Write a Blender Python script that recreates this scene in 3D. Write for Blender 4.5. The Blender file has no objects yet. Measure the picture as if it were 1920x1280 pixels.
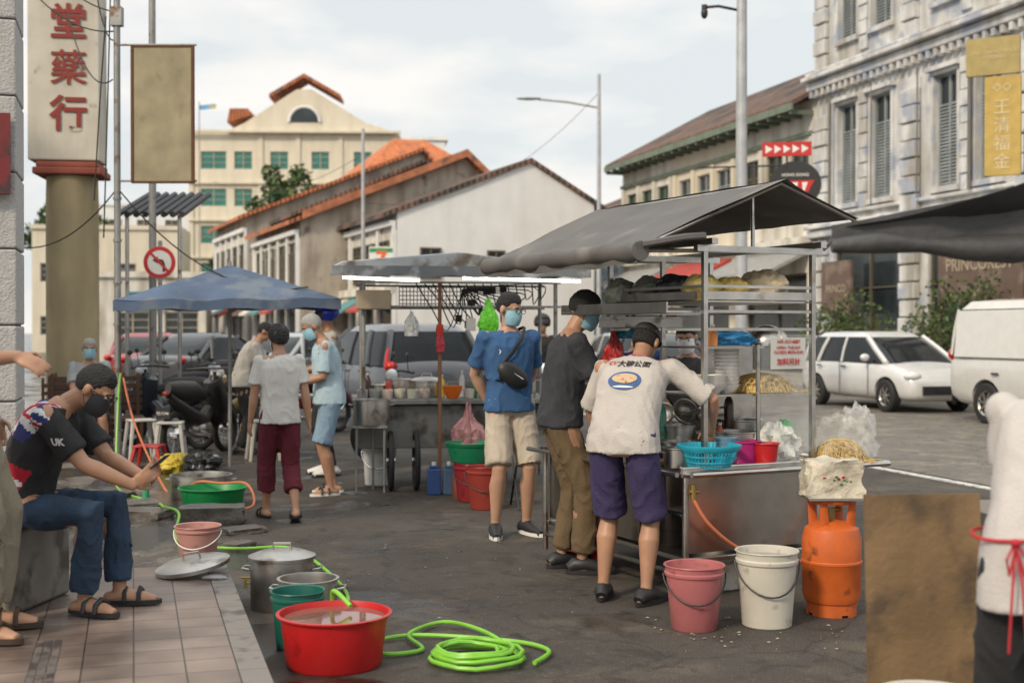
import bpy,math,random,time
from math import sin,cos,pi,radians as rad,sqrt
from mathutils import Vector as V, Matrix as M, noise
from mathutils.bvhtree import BVHTree
random.seed(7)
C=bpy.context.collection
# ---------------- materials
MC={}
def m(name,col=(.5,.5,.5),rough=.6,metal=0,var=.12,scale=6,bump=0,bscale=60,alpha=1,em=0,streak=0,trans=0,dirt=None):
    if name in MC: return MC[name]
    t=bpy.data.materials.new(name);t.use_nodes=True;n=t.node_tree;N=n.nodes;L=n.links;p=N['Principled BSDF']
    tc=N.new('ShaderNodeTexCoord')
    def nz(sc,vec=None,det=5):
        q=N.new('ShaderNodeTexNoise');q.inputs['Scale'].default_value=sc;q.inputs['Detail'].default_value=det
        L.new(vec or tc.outputs['Object'],q.inputs['Vector']);return q
    def ramp(src,a,b,ca,cb):
        r=N.new('ShaderNodeValToRGB');r.color_ramp.elements[0].position=a;r.color_ramp.elements[1].position=b
        r.color_ramp.elements[0].color=(*ca,1);r.color_ramp.elements[1].color=(*cb,1);L.new(src,r.inputs[0]);return r
    q=nz(scale);r=ramp(q.outputs[0],.3,.7,[c*(1-var) for c in col],[min(1,c*(1+var)) for c in col]);out=r.outputs[0]
    if streak:
        mp=N.new('ShaderNodeMapping');mp.inputs['Scale'].default_value=(1,1,.18);L.new(tc.outputs['Object'],mp.inputs[0])
        q2=nz(1.6,mp.outputs[0],8);r2=ramp(q2.outputs[0],.42,.68,(1,1,1),[1-streak*k for k in (.8,.86,.95)])
        mx=N.new('ShaderNodeMixRGB');mx.blend_type='MULTIPLY';mx.inputs[0].default_value=1;L.new(out,mx.inputs[1]);L.new(r2.outputs[0],mx.inputs[2]);out=mx.outputs[0]
    if dirt:
        q3=nz(dirt[1],None,8);r3=ramp(q3.outputs[0],dirt[2],dirt[2]+.12,(0,0,0),(1,1,1))
        mx=N.new('ShaderNodeMixRGB');L.new(r3.outputs[0],mx.inputs[0]);L.new(out,mx.inputs[1]);mx.inputs[2].default_value=(*dirt[0],1);out=mx.outputs[0]
    L.new(out,p.inputs['Base Color'])
    p.inputs['Roughness'].default_value=rough;p.inputs['Metallic'].default_value=metal;p.inputs['Alpha'].default_value=alpha
    if trans:p.inputs['Transmission Weight'].default_value=trans
    if em:
        p.inputs['Emission Color'].default_value=(*col,1);p.inputs['Emission Strength'].default_value=em
    if bump:
        b=N.new('ShaderNodeBump');b.inputs['Strength'].default_value=bump;b.inputs['Distance'].default_value=.02
        q4=nz(bscale,None,6);L.new(q4.outputs[0],b.inputs['Height']);L.new(b.outputs[0],p.inputs['Normal'])
    MC[name]=t;return t
skin=m('skin',(.38,.205,.125),.5,var=.14,scale=9);skinp=m('skin_fair',(.48,.28,.185),.5,var=.12,scale=9)
hairb=m('hair_black',(.012,.011,.011),.6,bump=.9,bscale=110);hairg=m('hair_grey',(.36,.35,.33),.8,bump=.9,bscale=90);hairs=m('hair_salt',(.03,.028,.026),.7,bump=.8,bscale=60,dirt=((.11,.105,.10),14,.6))
blk=m('black_plastic',(.02,.02,.021),.5);rub=m('rubber',(.018,.018,.018),.8);chrome=m('chrome',(.75,.75,.76),.16,1)
steel=m('stainless',(.54,.52,.49),.28,1,var=.2,scale=5,bump=.10,bscale=12,dirt=((.30,.25,.20),4,.58));alu=m('aluminium',(.52,.50,.47),.38,1,dirt=((.22,.19,.16),7,.57))
maskb=m('mask_blue',(.27,.50,.60),.8,bump=.3,bscale=60);maskw=m('mask_white',(.75,.76,.78),.8);white=m('white_plastic',(.72,.71,.67),.45,var=.06)
eyew=m('eye_white',(.6,.56,.52),.3);lip=m('lips',(.35,.13,.10),.5)
def cl(n,c,var=.1): return m('cloth_'+n,c,.9,var=var,scale=7,bump=.35,bscale=120)
# ---------------- builder
class B:
    def __init__(s): s.v=[];s.f=[];s.k=[];s.mi=0
    def add(s,vs,fs):
        o=len(s.v);s.v+=[tuple(x) for x in vs];s.f+=[tuple(i+o for i in f) for f in fs];s.k+=[s.mi]*len(fs);return s
    def box(s,x0,x1,y0,y1,z0,z1):
        s.add([(x,y,z) for z in(z0,z1) for y in(y0,y1) for x in(x0,x1)],[(0,2,3,1),(4,5,7,6),(0,1,5,4),(2,6,7,3),(0,4,6,2),(1,3,7,5)]);return s
    def loft(s,R,cap=True):
        n=len(R[0]);vs=[p for r in R for p in r];fs=[(i*n+j,i*n+(j+1)%n,(i+1)*n+(j+1)%n,(i+1)*n+j) for i in range(len(R)-1) for j in range(n)]
        if cap: fs+=[tuple(range(n))[::-1],tuple((len(R)-1)*n+j for j in range(n))]
        return s.add(vs,fs)
    def tube(s,P,r,n=8,closed=False,cap=True,el=1):
        P=[V(p) for p in P];k=len(P);r=[r]*k if isinstance(r,(int,float)) else r;R=[];u=None
        for i in range(k):
            a=P[(i-1)%k] if(i>0 or closed) else P[0];b=P[(i+1)%k] if(i<k-1 or closed) else P[-1];t=(b-a).normalized()
            if u is None: u=(V((0,0,1)) if abs(t.z)<.9 else V((1,0,0)));
            u=(u-t*u.dot(t)).normalized();w=t.cross(u)
            R.append([P[i]+u*(r[i]*cos(2*pi*j/n))+w*(r[i]*el*sin(2*pi*j/n)) for j in range(n)])
        if closed: R.append(R[0]);cap=False
        return s.loft(R,cap)
    def cyl(s,a,b,r,r2=None,n=16): return s.tube([a,b],[r,r if r2 is None else r2],n)
    def sph(s,c,r,mat=None,n=14,zmin=-1,fn=None):
        r=(r,r,r) if isinstance(r,(int,float)) else r;h=n//2+1;R=[];c=V(c)
        for i in range(h+1):
            ph=-pi/2+pi*i/h;z=max(sin(ph),zmin);q=cos(ph) if sin(ph)>=zmin else cos(ph)
            row=[]
            for j in range(n):
                p=V((q*cos(2*pi*j/n),q*sin(2*pi*j/n),z))
                if i in(0,h): p=V((.001*cos(2*pi*j/n),.001*sin(2*pi*j/n),z))
                if fn: p=fn(p)
                p=V((p.x*r[0],p.y*r[1],p.z*r[2]));p=(mat@p if mat else p)+c;row.append(p)
            R.append(row)
        return s.loft(R)
    def lathe(s,c,prof,n=28,cap=False):
        return s.loft([[(c[0]+r*cos(2*pi*j/n),c[1]+r*sin(2*pi*j/n),c[2]+z) for j in range(n)] for r,z in prof],cap)
    def prism(s,poly,d):
        d=V(d);n=len(poly);P=[V(p) for p in poly];return s.add(P+[p+d for p in P],[tuple(range(n))[::-1],tuple(range(n,2*n))]+[(i,(i+1)%n,(i+1)%n+n,i+n) for i in range(n)])
    def quad(s,*p): return s.add(p,[tuple(range(len(p)))])
    def xf(s,mat,i0=0): s.v=s.v[:i0]+[tuple(mat@V(p)) for p in s.v[i0:]];return s
    def mesh(s,mats,smooth=True,ang=38):
        me=bpy.data.meshes.new('m');me.from_pydata(s.v,[],s.f)
        for t in (mats if isinstance(mats,(list,tuple)) else [mats]): me.materials.append(t)
        for p,k in zip(me.polygons,s.k): p.material_index=k
        import bmesh
        bm=bmesh.new();bm.from_mesh(me);bmesh.ops.recalc_face_normals(bm,faces=bm.faces);bm.to_mesh(me);bm.free()
        if smooth:
            me.polygons.foreach_set('use_smooth',[True]*len(me.polygons));me.set_sharp_from_angle(angle=rad(ang))
        return me
def T(name,label,cat,loc=(0,0,0),rz=0,group=None,me=None):
    e=bpy.data.objects.new(name,me);C.objects.link(e);e.location=loc;e.rotation_euler=(0,0,rad(rz));e['label']=label;e['category']=cat
    if group:e['group']=group
    return e
def part(name,b,mats,par,loc=(0,0,0),rot=(0,0,0),smooth=True,bev=0,label=None):
    me=b.mesh(mats,smooth) if isinstance(b,B) else b
    o=bpy.data.objects.new(name,me);C.objects.link(o);o.parent=par;o.location=loc;o.rotation_euler=rot
    if bev:
        q=o.modifiers.new('b','BEVEL');q.width=bev;q.segments=2;q.limit_method='ANGLE'
    if label:o['label']=label
    return o
def one(name,label,cat,b,mats,loc=(0,0,0),rz=0,group=None,bev=0,smooth=True):
    o=T(name,label,cat,loc,rz,group,b.mesh(mats,smooth))
    if bev:
        q=o.modifiers.new('b','BEVEL');q.width=bev;q.segments=2;q.limit_method='ANGLE'
    return o
def struct(name,b,mats,loc=(0,0,0),rz=0,smooth=False):
    o=bpy.data.objects.new(name,b.mesh(mats,smooth));C.objects.link(o);o.location=loc;o.rotation_euler=(0,0,rad(rz));o['kind']='structure';return o
def textmesh(s,size,off=0,ext=.002,lead=1.0,al='CENTER'):
    c=bpy.data.curves.new('t','FONT');c.body=s;c.size=size;c.offset=off;c.extrude=ext;c.space_line=lead;c.align_x=al;c.align_y='CENTER';c.resolution_u=3
    o=bpy.data.objects.new('t',c);me=bpy.data.meshes.new_from_object(o);bpy.data.objects.remove(o);return me
def text(s,size,mat,par,loc,rz=0,off=0,ext=.002,lead=1.0,name='lettering',al='CENTER',ry=0):
    me=textmesh(s,size,off,ext,lead,al);me.materials.clear();me.materials.append(mat)
    o=bpy.data.objects.new(name,me);C.objects.link(o);o.parent=par;o.location=loc;o.rotation_euler=(rad(90),ry,rad(rz));return o
def remesh(b,vox,sm=3,fold=0,seed=0,mats=None):
    me=bpy.data.meshes.new('t');me.from_pydata(b.v,[],b.f)
    import bmesh
    bm=bmesh.new();bm.from_mesh(me);bmesh.ops.recalc_face_normals(bm,faces=bm.faces);bm.to_mesh(me);bm.free()
    o=bpy.data.objects.new('t',me);C.objects.link(o)
    q=o.modifiers.new('r','REMESH');q.mode='VOXEL';q.voxel_size=vox;q.use_smooth_shade=True
    q=o.modifiers.new('s','SMOOTH');q.iterations=sm;q.factor=.5
    dg=bpy.context.evaluated_depsgraph_get();me2=bpy.data.meshes.new_from_object(o.evaluated_get(dg));bpy.data.objects.remove(o)
    if fold:
        sd=V((seed*3.7,seed*1.3,seed*2.1))
        for v in me2.vertices:
            p=v.co;a=noise.noise(V((p.x*7,p.y*7,p.z*4))+sd);d=1-abs(noise.noise(V((p.x*11+a*2,p.y*11,p.z*5.5+p.x*4))+sd))*2
            v.co=p+v.normal*(fold*(a+.8*d*d-.5))
    me2.materials.clear()
    for t in (mats if isinstance(mats,(list,tuple)) else [mats]): me2.materials.append(t)
    me2.polygons.foreach_set('use_smooth',[True]*len(me2.polygons))
    return me2
# ---------------- people
def ik(a,c,l1,l2,pole):
    d=c-a;L=min(max(d.length,.15),(l1+l2)*.998);dn=d.normalized();x=(l1*l1-l2*l2+L*L)/(2*L);h=sqrt(max(l1*l1-x*x,0))
    p=(pole-dn*pole.dot(dn)).normalized();return a+dn*x+p*h,a+dn*L
def lerp(a,b,t): return a+(b-a)*t
def sst(a,b,x):
    t=max(0,min(1,(x-a)/(b-a)));return t*t*(3-2*t)
def along(a,b,c,t):
    P=[a,lerp(a,b,.5)]
    if t<=1: return [a,lerp(a,b,t*.5),lerp(a,b,t)]
    P+=[b];P+=[lerp(b,c,(t-1)*.5),lerp(b,c,t-1)];return P
def hand(b,W,d,n,side,curl):
    d=d.normalized();n=(n-d*n.dot(d)).normalized();x=d.cross(n).normalized()*side
    mt=M((x,d,n)).transposed()
    b.sph(W+d*.045,(.040,.056,.017),mt,10)
    for i,l in enumerate((.066,.074,.069,.054)):
        p=W+d*.080+x*(.031-.0205*i);P=[p-d*.02,p];dd=(d+x*(.10-.07*i)).normalized()
        for k in range(3):
            cc=curl*(.6+.5*k);e=(dd*cos(cc)+n*sin(cc));p=p+e*(l/3);P.append(p)
        b.tube(P,[.0095,.009,.0085,.008,.0065],7)
    p=W+d*.02+x*.03;q=p+(d*.6+x*.75+n*.3).normalized()*.042;r=q+(d*.9+x*.1+n*(.3+curl*.5)).normalized()*.034
    b.tube([p-x*.01,p,q,r],[.013,.0125,.0105,.008],7)
SH={}
def person(label,loc,head,H=1.7,vox=.010,pz=.91,py=0,lean=0,slean=0,hy=0,hp=0,hr=0,neckp=None,
    hands=((-.25,.06,.80),(.25,.06,.80)),hdir=None,hn=None,curl=.5,ep=None,feet=((-.11,0,0),(.11,0,0)),toes=(10,-10),kp=None,
    shirt=None,sl=.55,hem=-.06,pants=None,pl=1.95,pw=1.0,shoes=None,hair=('short',None),mask=None,sk=skin,belly=0,glasses=False,sy=0,wide=1,heel=(0,0),fold=.011):
    s=H/1.72;e=T('person',label,'person',(loc[0],loc[1],loc[2] if len(loc)>2 else 0),head-90)
    lr=rad(lean);sr=rad(slean);P=V((0,py,pz));up=V((sin(sr),sin(lr),cos(lr)*cos(sr))).normalized();N=P+up*.53
    m1=P+V((sin(sr)*.5,sin(lr*.35),cos(lr*.35))).normalized()*.27
    def sp(t): return P*(1-t)**2+m1*2*t*(1-t)+N*t*t if t<=1 else N+up*(t-1)*.53
    def tg(t): return ((m1-P)*(1-t)*2+(N-m1)*2*t).normalized() if 0<=t<=1 else ((m1-P).normalized() if t<0 else up)
    def sp2(t): return sp(t) if t>=0 else P+V((0,0,t*.53))
    X0=V((1,0,0));X1=V((cos(rad(sy)),sin(rad(sy)),0))
    def ring(t,w,d,n=20,fy=0):
        c=sp2(t);u=tg(t) if t>=0 else V((0,0,1));x=lerp(X0,X1,max(0,min(1,t))).normalized();x=(x-u*x.dot(u)).normalized();D=u.cross(x);o=[]
        for j in range(n):
            a=2*pi*j/n;ca,sa=cos(a),sin(a);q=1/(abs(ca)**2.5+abs(sa)**2.5)**(1/2.5);dd=d+(fy if sa>0 else 0)
            o.append(c+x*(w*q*ca)+D*(dd*q*sa))
        return o
    b=B();W_=wide;bl=belly
    b.loft([ring(-.13,.10,.08),ring(0,.160*W_,.105,fy=bl*.4),ring(.14,.158*W_,.105,fy=bl),ring(.36,.135*W_,.092,fy=bl),ring(.6,.150*W_,.105,fy=bl*.5),ring(.8,.163*W_,.104),ring(.92,.14*W_,.082),ring(1.0,.085,.062),ring(1.06,.055,.055)])
    x1=(X1-up*X1.dot(up)).normalized();sh=[];el=[];wr=[];hip=[];kn=[];an=[];fw=[]
    for i,sd in enumerate((-1,1)):
        S=N-up*.045+x1*(.178*W_*sd);sh.append(S);tgt=V(hands[i]);pole=V(ep[i]) if ep else V((.5*sd,-1,-.4))
        E,Wr=ik(S,tgt,.285,.25,pole);el.append(E);wr.append(Wr)
        b.sph(S,.058);b.tube([S-x1*sd*.08-up*.01,S,lerp(S,E,.35),lerp(S,E,.75),E,lerp(E,Wr,.25),lerp(E,Wr,.7),Wr,Wr+(Wr-E)*.06],[.06,.057,.050,.043,.039,.042,.033,.026,.025],12)
        hd=V(hdir[i]) if hdir else (Wr-E).normalized();n_=V(hn[i]) if hn else V((-sd,.3,0));hand(b,Wr,hd,n_,-1 if (hd.cross(n_)).dot(V((0,1,0)))<0 else 1,curl)
        Hh=P+V((.088*sd*W_,0,-.02));hip.append(Hh);F=V(feet[i]);A=V((F.x,F.y,F.z+.085+heel[i]));kpo=V(kp[i]) if kp else V((sd*.08,1,0))
        K,A=ik(Hh,A,.42,.41,kpo);kn.append(K);an.append(A)
        cf=V((0,-1,0)) if abs((A-K).normalized().y)<.9 else V((0,0,-1))
        b.tube([Hh+V((0,0,.03)),lerp(Hh,K,.3),lerp(Hh,K,.75),K,lerp(K,A,.12),lerp(K,A,.33)+cf*.014,lerp(K,A,.6)+cf*.006,lerp(K,A,.9),A-V((0,0,.03))],[.088,.084,.065,.054,.052,.060,.047,.034,.034],14)
        ta=rad(toes[i]);f=V((-sin(ta),cos(ta),0));fz=F.z+.035;hh=heel[i];fw.append(f)
        base=V((A.x,A.y,0));P0=base-f*.05+V((0,0,fz+hh));P1=base+f*.02+V((0,0,fz+hh*.8+.01));P2=base+f*.11+V((0,0,fz+hh*.1-.005));P3=base+f*.18+V((0,0,fz-.012))
        b.tube([P0,P1,P2,P3],[.03,.038,.036,.02],12,el=1.15);b.sph(P0,.032)
        if shoes:
            q=B();k=shoes[1];dz=V((0,0,1));sx=V((f.y,-f.x,0))
            def sole(c0,w,l0,l1,z0,z1):
                R=[];
                for z in(z0,z1):
                    R.append([base+f*(l0+(l1-l0)*(.5-.5*cos(a)))+sx*(w*(.85+.15*(1-cos(a)))*sin(a) )+dz*(F.z+z+hh*max(0,(1-(.5-.5*cos(a))*1.6))) for a in [2*pi*j/18 for j in range(18)]])
                q.loft(R)
            if k=='sandal':
                q.mi=0;sole(0,.046,-.095,.205,.004,.026);q.mi=1
                for a_,w in((.10,.05),(.03,.048)):
                    c=base+f*a_+dz*(F.z+.02+hh*.3);q.tube([c-sx*w,c-sx*w*.8+dz*.042,c+dz*.062,c+sx*w*.8+dz*.042,c+sx*w],.012,6)
                part('sandal',q,[shoes[0],shoes[2] if len(shoes)>2 else shoes[0]],e)
            else:
                q.mi=1;sole(0,.047,-.10,.21,.003,.028);q.mi=0
                q.tube([P0-f*.03,P0+dz*.02,P1+dz*.015,P2+dz*.004,P3+f*.015],[.03,.044,.048,.044,.026],12,el=1.05)
                if k=='boot': q.tube([A+dz*.18,A,P0+dz*.03],[.055,.05,.045],12)
                part('shoe',q,[shoes[0],shoes[2] if len(shoes)>2 else blk],e)
    # head
    nd=V((sin(sr)*.5,sin(lr+rad(neckp if neckp is not None else hp*.4)),cos(lr+rad(neckp if neckp is not None else hp*.4)))).normalized()
    Hc=N+nd*.165+V((0,.012,0));b.tube([N-up*.05,N+nd*.03,Hc-nd*.04],[.062,.054,.052],12)
    HM=M.Rotation(rad(hy),3,'Z')@M.Rotation(rad(-hp),3,'X')@M.Rotation(rad(hr),3,'Y')
    def h_(x,y,z): return Hc+HM@V((x,y,z))
    b.sph(h_(0,-.010,.022),(.074,.092,.088),HM,18);b.sph(h_(0,.020,-.045),(.056,.066,.068),HM,16);b.sph(h_(0,.045,-.088),(.03,.03,.024),HM,10)
    b.tube([h_(0,.080,.012),h_(0,.098,-.012),h_(0,.100,-.026)],[.008,.012,.014],8);b.sph(h_(0,.078,-.052),(.022,.012,.008),HM,8)
    for sd in(-1,1): b.sph(h_(sd*.079,-.008,-.008),(.010,.020,.032),HM,10);b.tube([h_(sd*.048,.072,.016),h_(sd*.02,.084,.02)],.008,6)
    body=part('body',remesh(b,vox/s,2,mats=sk),None,e)
    for sd in(-1,1):
        q=B();q.sph(h_(sd*.031,.078,.002),(.014,.010,.008),HM,8);q.mi=1
        q.sph(h_(sd*.031,.086,.001),(.0065,.004,.0065),HM,8);q.tube([h_(sd*.05,.077,.022),h_(sd*.03,.087,.027),h_(sd*.015,.088,.022)],.0035,5)
        part('eye',q,[eyew,hairb],e)
    if not mask: part('mouth',B().sph(h_(0,.084,-.055),(.023,.006,.007),HM,8),lip,e)
    if mask:
        q=B();R=[]
        for i in range(8):
            z=-.105+.115*i/7;row_o=[];
            for j in range(13):
                a=pi*(.02+.96*j/12);k=sqrt(max(0,1-((z+.045)/.085)**2));row_o.append(h_(.067*k**.5*cos(a),.018+(.082+.012*sin(a)**4+.0015*(i%2))*(k**.6)*sin(a),z))
            R.append(row_o)
        vs=[p for r in R for p in r];q.add(vs,[(i*13+j,i*13+j+1,(i+1)*13+j+1,(i+1)*13+j) for i in range(7) for j in range(12)])
        for sd in(-1,1): q.tube([h_(sd*.066,.03,-.01),h_(sd*.082,-.01,.012),h_(sd*.082,-.025,-.008),h_(sd*.066,.02,-.075)],.0022,4)
        part('face_mask',q,mask,e)
    if glasses:
        q=B()
        for sd in(-1,1):
            q.tube([h_(sd*.033+.024*cos(a),.102,.003+.018*sin(a)) for a in [2*pi*j/12 for j in range(12)]],.0022,5,closed=True);q.tube([h_(sd*.057,.10,.008),h_(sd*.08,-.01,.006)],.002,4)
        q.tube([h_(-.009,.104,.006),h_(.009,.104,.006)],.002,4);part('glasses',q,blk,e)
    hk,hm=hair
    if hk in('short','curly','bald'):
        q=B();big={'short':1.045,'curly':1.20,'bald':1.03}[hk]
        def fn(p):
            n1=noise.noise(p*4.5+V((H*9,0,0)));n2=noise.noise(p*11+V((0,H*7,0)));n3=noise.noise(p*24)
            y=p.y
            zl=-.70+.62*sst(-.45,.15,y)+.44*sst(.25,.72,y)+.07*n1+.09*n2+.05*n3
            if hk=='curly': zl-=.25*(1-sst(.0,.4,y))
            cov=sst(zl-.03,zl+.10,p.z)
            g=big*(1+.02*n1+.035*n2+.03*n3+(.07*n2 if hk=='curly' else 0))+((.07*sst(.3,1,p.z)+.03*sst(.0,.5,y)*sst(.4,.8,p.z)) if hk=='short' else 0)
            if hk=='bald' : cov*=1-sst(.45,.65,p.z)
            return p*(.95+(g-.95)*cov)
        q.sph(h_(0,-.010,.022),(.0755,.0935,.0895),HM,60,fn=fn);part('hair',q,hm,e)
    if hk=='cap':
        part('hair',B().sph(h_(0,-.014,.014),(.077,.094,.090),HM,24,fn=lambda p:p*(.85 if p.y>.1 or p.z<-.62 else 1.0)),hairb,e)
        q=B().sph(h_(0,-.012,.042),(.083,.101,.074),HM,28,fn=lambda p:V((p.x,p.y,max(p.z,-.12)))*(1+.03*noise.noise(p*4)));q.tube([h_(-.06,.075,.045),h_(0,.12,.04),h_(.06,.075,.045)],[.012,.022,.012],8,el=.25);part('cap',q,hm,e)
    if hk=='helmet':
        q=B().sph(h_(0,-.01,.03),(.115,.132,.122),HM,28,fn=lambda p:p*(.80 if (p.y>.45 and p.z<.35) or p.z<-.62 else 1));part('helmet',q,hm,e)
        part('visor',B().sph(h_(0,.0,.02),(.108,.126,.09),HM,16,fn=lambda p:V((p.x,max(p.y,.2),max(min(p.z,.6),-.3)))),blk,e)
    # clothes
    if shirt:
        q=B();g=.020
        q.loft([ring(hem,.170*W_+g,.118+g,fy=bl),ring(max(hem+.1,.05),.163*W_+g,.112+g,fy=bl*1.05),ring(.3,.145*W_+g,.102+g,fy=bl*1.1),ring(.6,.156*W_+g,.106+g,fy=bl*.6),ring(.8,.167*W_+g*.7,.104+g),ring(.92,.142*W_+g*.5,.082+g),ring(.99,.09,.068),ring(1.02,.070,.064)])
        for i,sd in enumerate((-1,1)):
            L_=along(sh[i],el[i],wr[i],sl);k=len(L_);q.sph(sh[i],.064);q.tube([sh[i]-x1*sd*.09-up*.02]+L_,[.073]+[.067-.012*j/(k-1)*(2 if sl>1 else .3)+(.008 if j==k-1 else 0) for j in range(k)],14)
        shm=remesh(q,.011/s,3,fold,H*10,mats=shirt);so=part('shirt',shm,None,e);SH[e.name]=so
    if pants:
        q=B();g=.013
        q.loft([ring(-.10,.12*W_,.10),ring(-.03,.165*W_+g,.108+g,fy=bl*.3),ring(.08,.160*W_+g,.108+g,fy=bl*.6),ring(.17,.152*W_+g,.102+g,fy=bl*.8)])
        for i,sd in enumerate((-1,1)):
            L_=along(hip[i],kn[i],an[i],pl);k=len(L_);r0=.098;r1=(.075 if pl<=1.3 else .060)*pw;q.tube([hip[i]+V((0,0,.05))]+L_,[.09]+[r0+(r1-r0)*(j/(k-1))**.8 for j in range(k)],14)
        part('trousers' if pl>1.5 else 'shorts',remesh(q,.011/s,2,.012,H*7,mats=pants),None,e)
    e.scale=(s,s,s)
    return e,dict(N=N,up=up,wr=wr,el=el,sh=sh,Hc=Hc,HM=HM,s=s,P=P,kn=kn)
def decal(so,mesh,mat,par,center,u,vv,nrm,name,off=.006):
    bt=BVHTree.FromPolygons([v.co for v in so.data.vertices],[p.vertices for p in so.data.polygons]);u=V(u).normalized();vv=V(vv).normalized();nr=V(nrm).normalized()
    for v in mesh.vertices:
        p=V(center)+u*v.co.x+vv*v.co.y;h=bt.ray_cast(p+nr*.4,-nr)
        v.co=(h[0] if h[0] else p)+nr*(off+abs(v.co.z))
    mesh.materials.clear();mesh.materials.append(mat);o=bpy.data.objects.new(name,mesh);C.objects.link(o);o.parent=par;return o
def disc(rx,ry,n=28,rin=0,k=5):
    me=bpy.data.meshes.new('d');vs=[];fs=[]
    for i in range(k+1):
        f=rin+(1-rin)*i/k
        for j in range(n): a=2*pi*j/n;vs.append((rx*f*cos(a),ry*f*sin(a),0))
    fs=[(i*n+j,i*n+(j+1)%n,(i+1)*n+(j+1)%n,(i+1)*n+j) for i in range(k) for j in range(n)];me.from_pydata(vs,[],fs);return me
lightblk=cl('black',(.022,.022,.024));
# 1 blue tee man
p1,i1=person('man in blue T-shirt, beige shorts and mask standing, hands behind back',(-.02,9.4),-72,1.78,.008,lean=-2,hy=38,hp=14,hands=((-.10,-.17,.92),(.10,-.17,.92)),ep=((-1,-.4,0),(1,-.4,0)),hn=((0,-1,0),(0,-1,0)),
  feet=((-.13,.0,0),(.12,.05,0)),toes=(14,-14),shirt=cl('blue',(.035,.10,.23)),sl=.75,pants=cl('beige',(.46,.40,.32)),pl=.95,pw=1.25,shoes=(blk,'shoe',white),hair=('short',hairb),mask=maskb,glasses=True,sk=skinp)
# 2 dark tee man
person('man in charcoal T-shirt and brown trousers bending over the cart',(.33,8.0),10,1.77,.008,lean=8,py=-.03,hy=-12,hp=26,neckp=16,hands=((-.10,.32,1.0),(.12,.34,.98)),ep=((-.6,-.5,-1),(.6,-.5,-1)),feet=((-.1,.0,0),(.12,.08,0)),
  shirt=cl('charcoal',(.035,.038,.045),.3),sl=.8,pants=cl('brown',(.13,.088,.045)),pl=1.9,pw=1.15,shoes=(blk,'shoe'),hair=('short',hairb),mask=maskb,wide=1.03)
# 3 cook
mag=cl('magenta',(.45,.02,.12))
p3,i3=person('stall cook in printed grey-white T-shirt, purple shorts and black cap',(.65,7.12),66,1.68,.008,lean=32,py=-.10,pz=.90,hy=-8,hp=34,hands=((-.26,.34,.84),(.38,.36,.95)),ep=((-1,-.4,.1),(1,-.5,.35)),hn=((0,0,-1),(-.3,0,-1)),feet=((-.14,-.04,0),(.13,-.08,0)),toes=(12,-14),
  shirt=[cl('greywhite',(.47,.435,.40),.06),mag],sl=.92,hem=-.1,pants=cl('purple',(.045,.035,.10)),pl=.98,pw=1.35,shoes=(blk,'shoe'),hair=('cap',blk),mask=None,belly=.02,wide=1.16)
for k,q in enumerate(SH[p3.name].data.polygons):
    c=q.center-i3['N']
    if c.dot(i3['up'])>-.012 and c.length<.14: q.material_index=1
bn=V((0,-cos(rad(22)),sin(rad(22))));bu=V((1,0,0));bv=V((0,sin(rad(28)),cos(rad(28))))
cb=i3['P']+(i3['N']-i3['P'])*.62
ink=m('print_black',(.02,.02,.02),.8);red=m('print_red',(.5,.03,.02),.7);bluep=m('print_blue',(.04,.10,.24),.7);noodle=m('print_noodle',(.55,.40,.25),.7,dirt=((.35,.12,.05),50,.55))
so=SH[p3.name]
decal(so,textmesh('大碗公面',.048,.001,0),ink,p3,cb+bv*.13+bu*.030,bu,bv,bn,'lettering');decal(so,textmesh('檳城',.030,.001,0),red,p3,cb+bv*.135-bu*.095,bu,bv,bn,'lettering')
decal(so,disc(.098,.062),bluep,p3,cb+bv*.015,bu,bv,bn,'emblem',.004);decal(so,disc(.074,.034),noodle,p3,cb+bv*.028,bu,bv,bn,'emblem',.008)
decal(so,disc(.06,.006),white,p3,cb-bv*.028,bu,bv,bn,'emblem',.008)
# 4 old man
person('grey-haired man in pale blue shirt and denim shorts looking down',(-1.66,11.75),196,1.68,.011,lean=9,hy=4,hp=30,neckp=22,hands=((-.08,.32,1.05),(.08,.32,1.05)),ep=((-.6,-1,-.8),(.6,-1,-.8)),feet=((-.12,.02,0),(.11,-.04,0)),
  shirt=cl('paleblue',(.38,.50,.56)),sl=.85,hem=-.12,pants=cl('denimlight',(.20,.29,.38)),pl=1.0,pw=1.25,shoes=(white,'sandal',blk),hair=('short',hairg),mask=maskb,belly=.03)
# 5 woman
person('woman in white T-shirt and maroon trousers walking past the stalls',(-1.84,10.15),112,1.55,.011,lean=4,hp=8,hy=8,hands=((-.26,.10,.74),(.27,-.04,.74)),feet=((-.09,.18,0),(.10,-.18,0)),heel=(0,.04),
  shirt=cl('white',(.58,.56,.53),.05),sl=.72,hem=-.12,pants=cl('maroon',(.11,.012,.022)),pl=1.62,pw=1.35,shoes=(blk,'sandal'),hair=('curly',hairs),mask=maskw,belly=.03,wide=.97)
# 6 far man bending
person('man in grey-white shirt and black trousers leaning to a table',(-3.3,15.6),5,1.66,.013,lean=22,hp=25,hands=((-.08,.42,.85),(.15,.42,.85)),shirt=cl('greyish',(.42,.41,.38)),sl=.9,hem=-.12,pants=lightblk,shoes=(blk,'shoe'),hair=('short',hairb),belly=.02)
# 7 helmet man
person('man in blue motorcycle helmet and pale jacket standing by the stall',(-1.90,13.3),200,1.77,.013,hp=14,hands=((-.1,.3,1.05),(.22,.22,1.0)),shirt=cl('palegrey',(.45,.44,.42)),sl=1.0,pants=lightblk,shoes=(white,'shoe'),hair=('helmet',m('helmet_blue',(.015,.04,.45),.2)))
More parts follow.
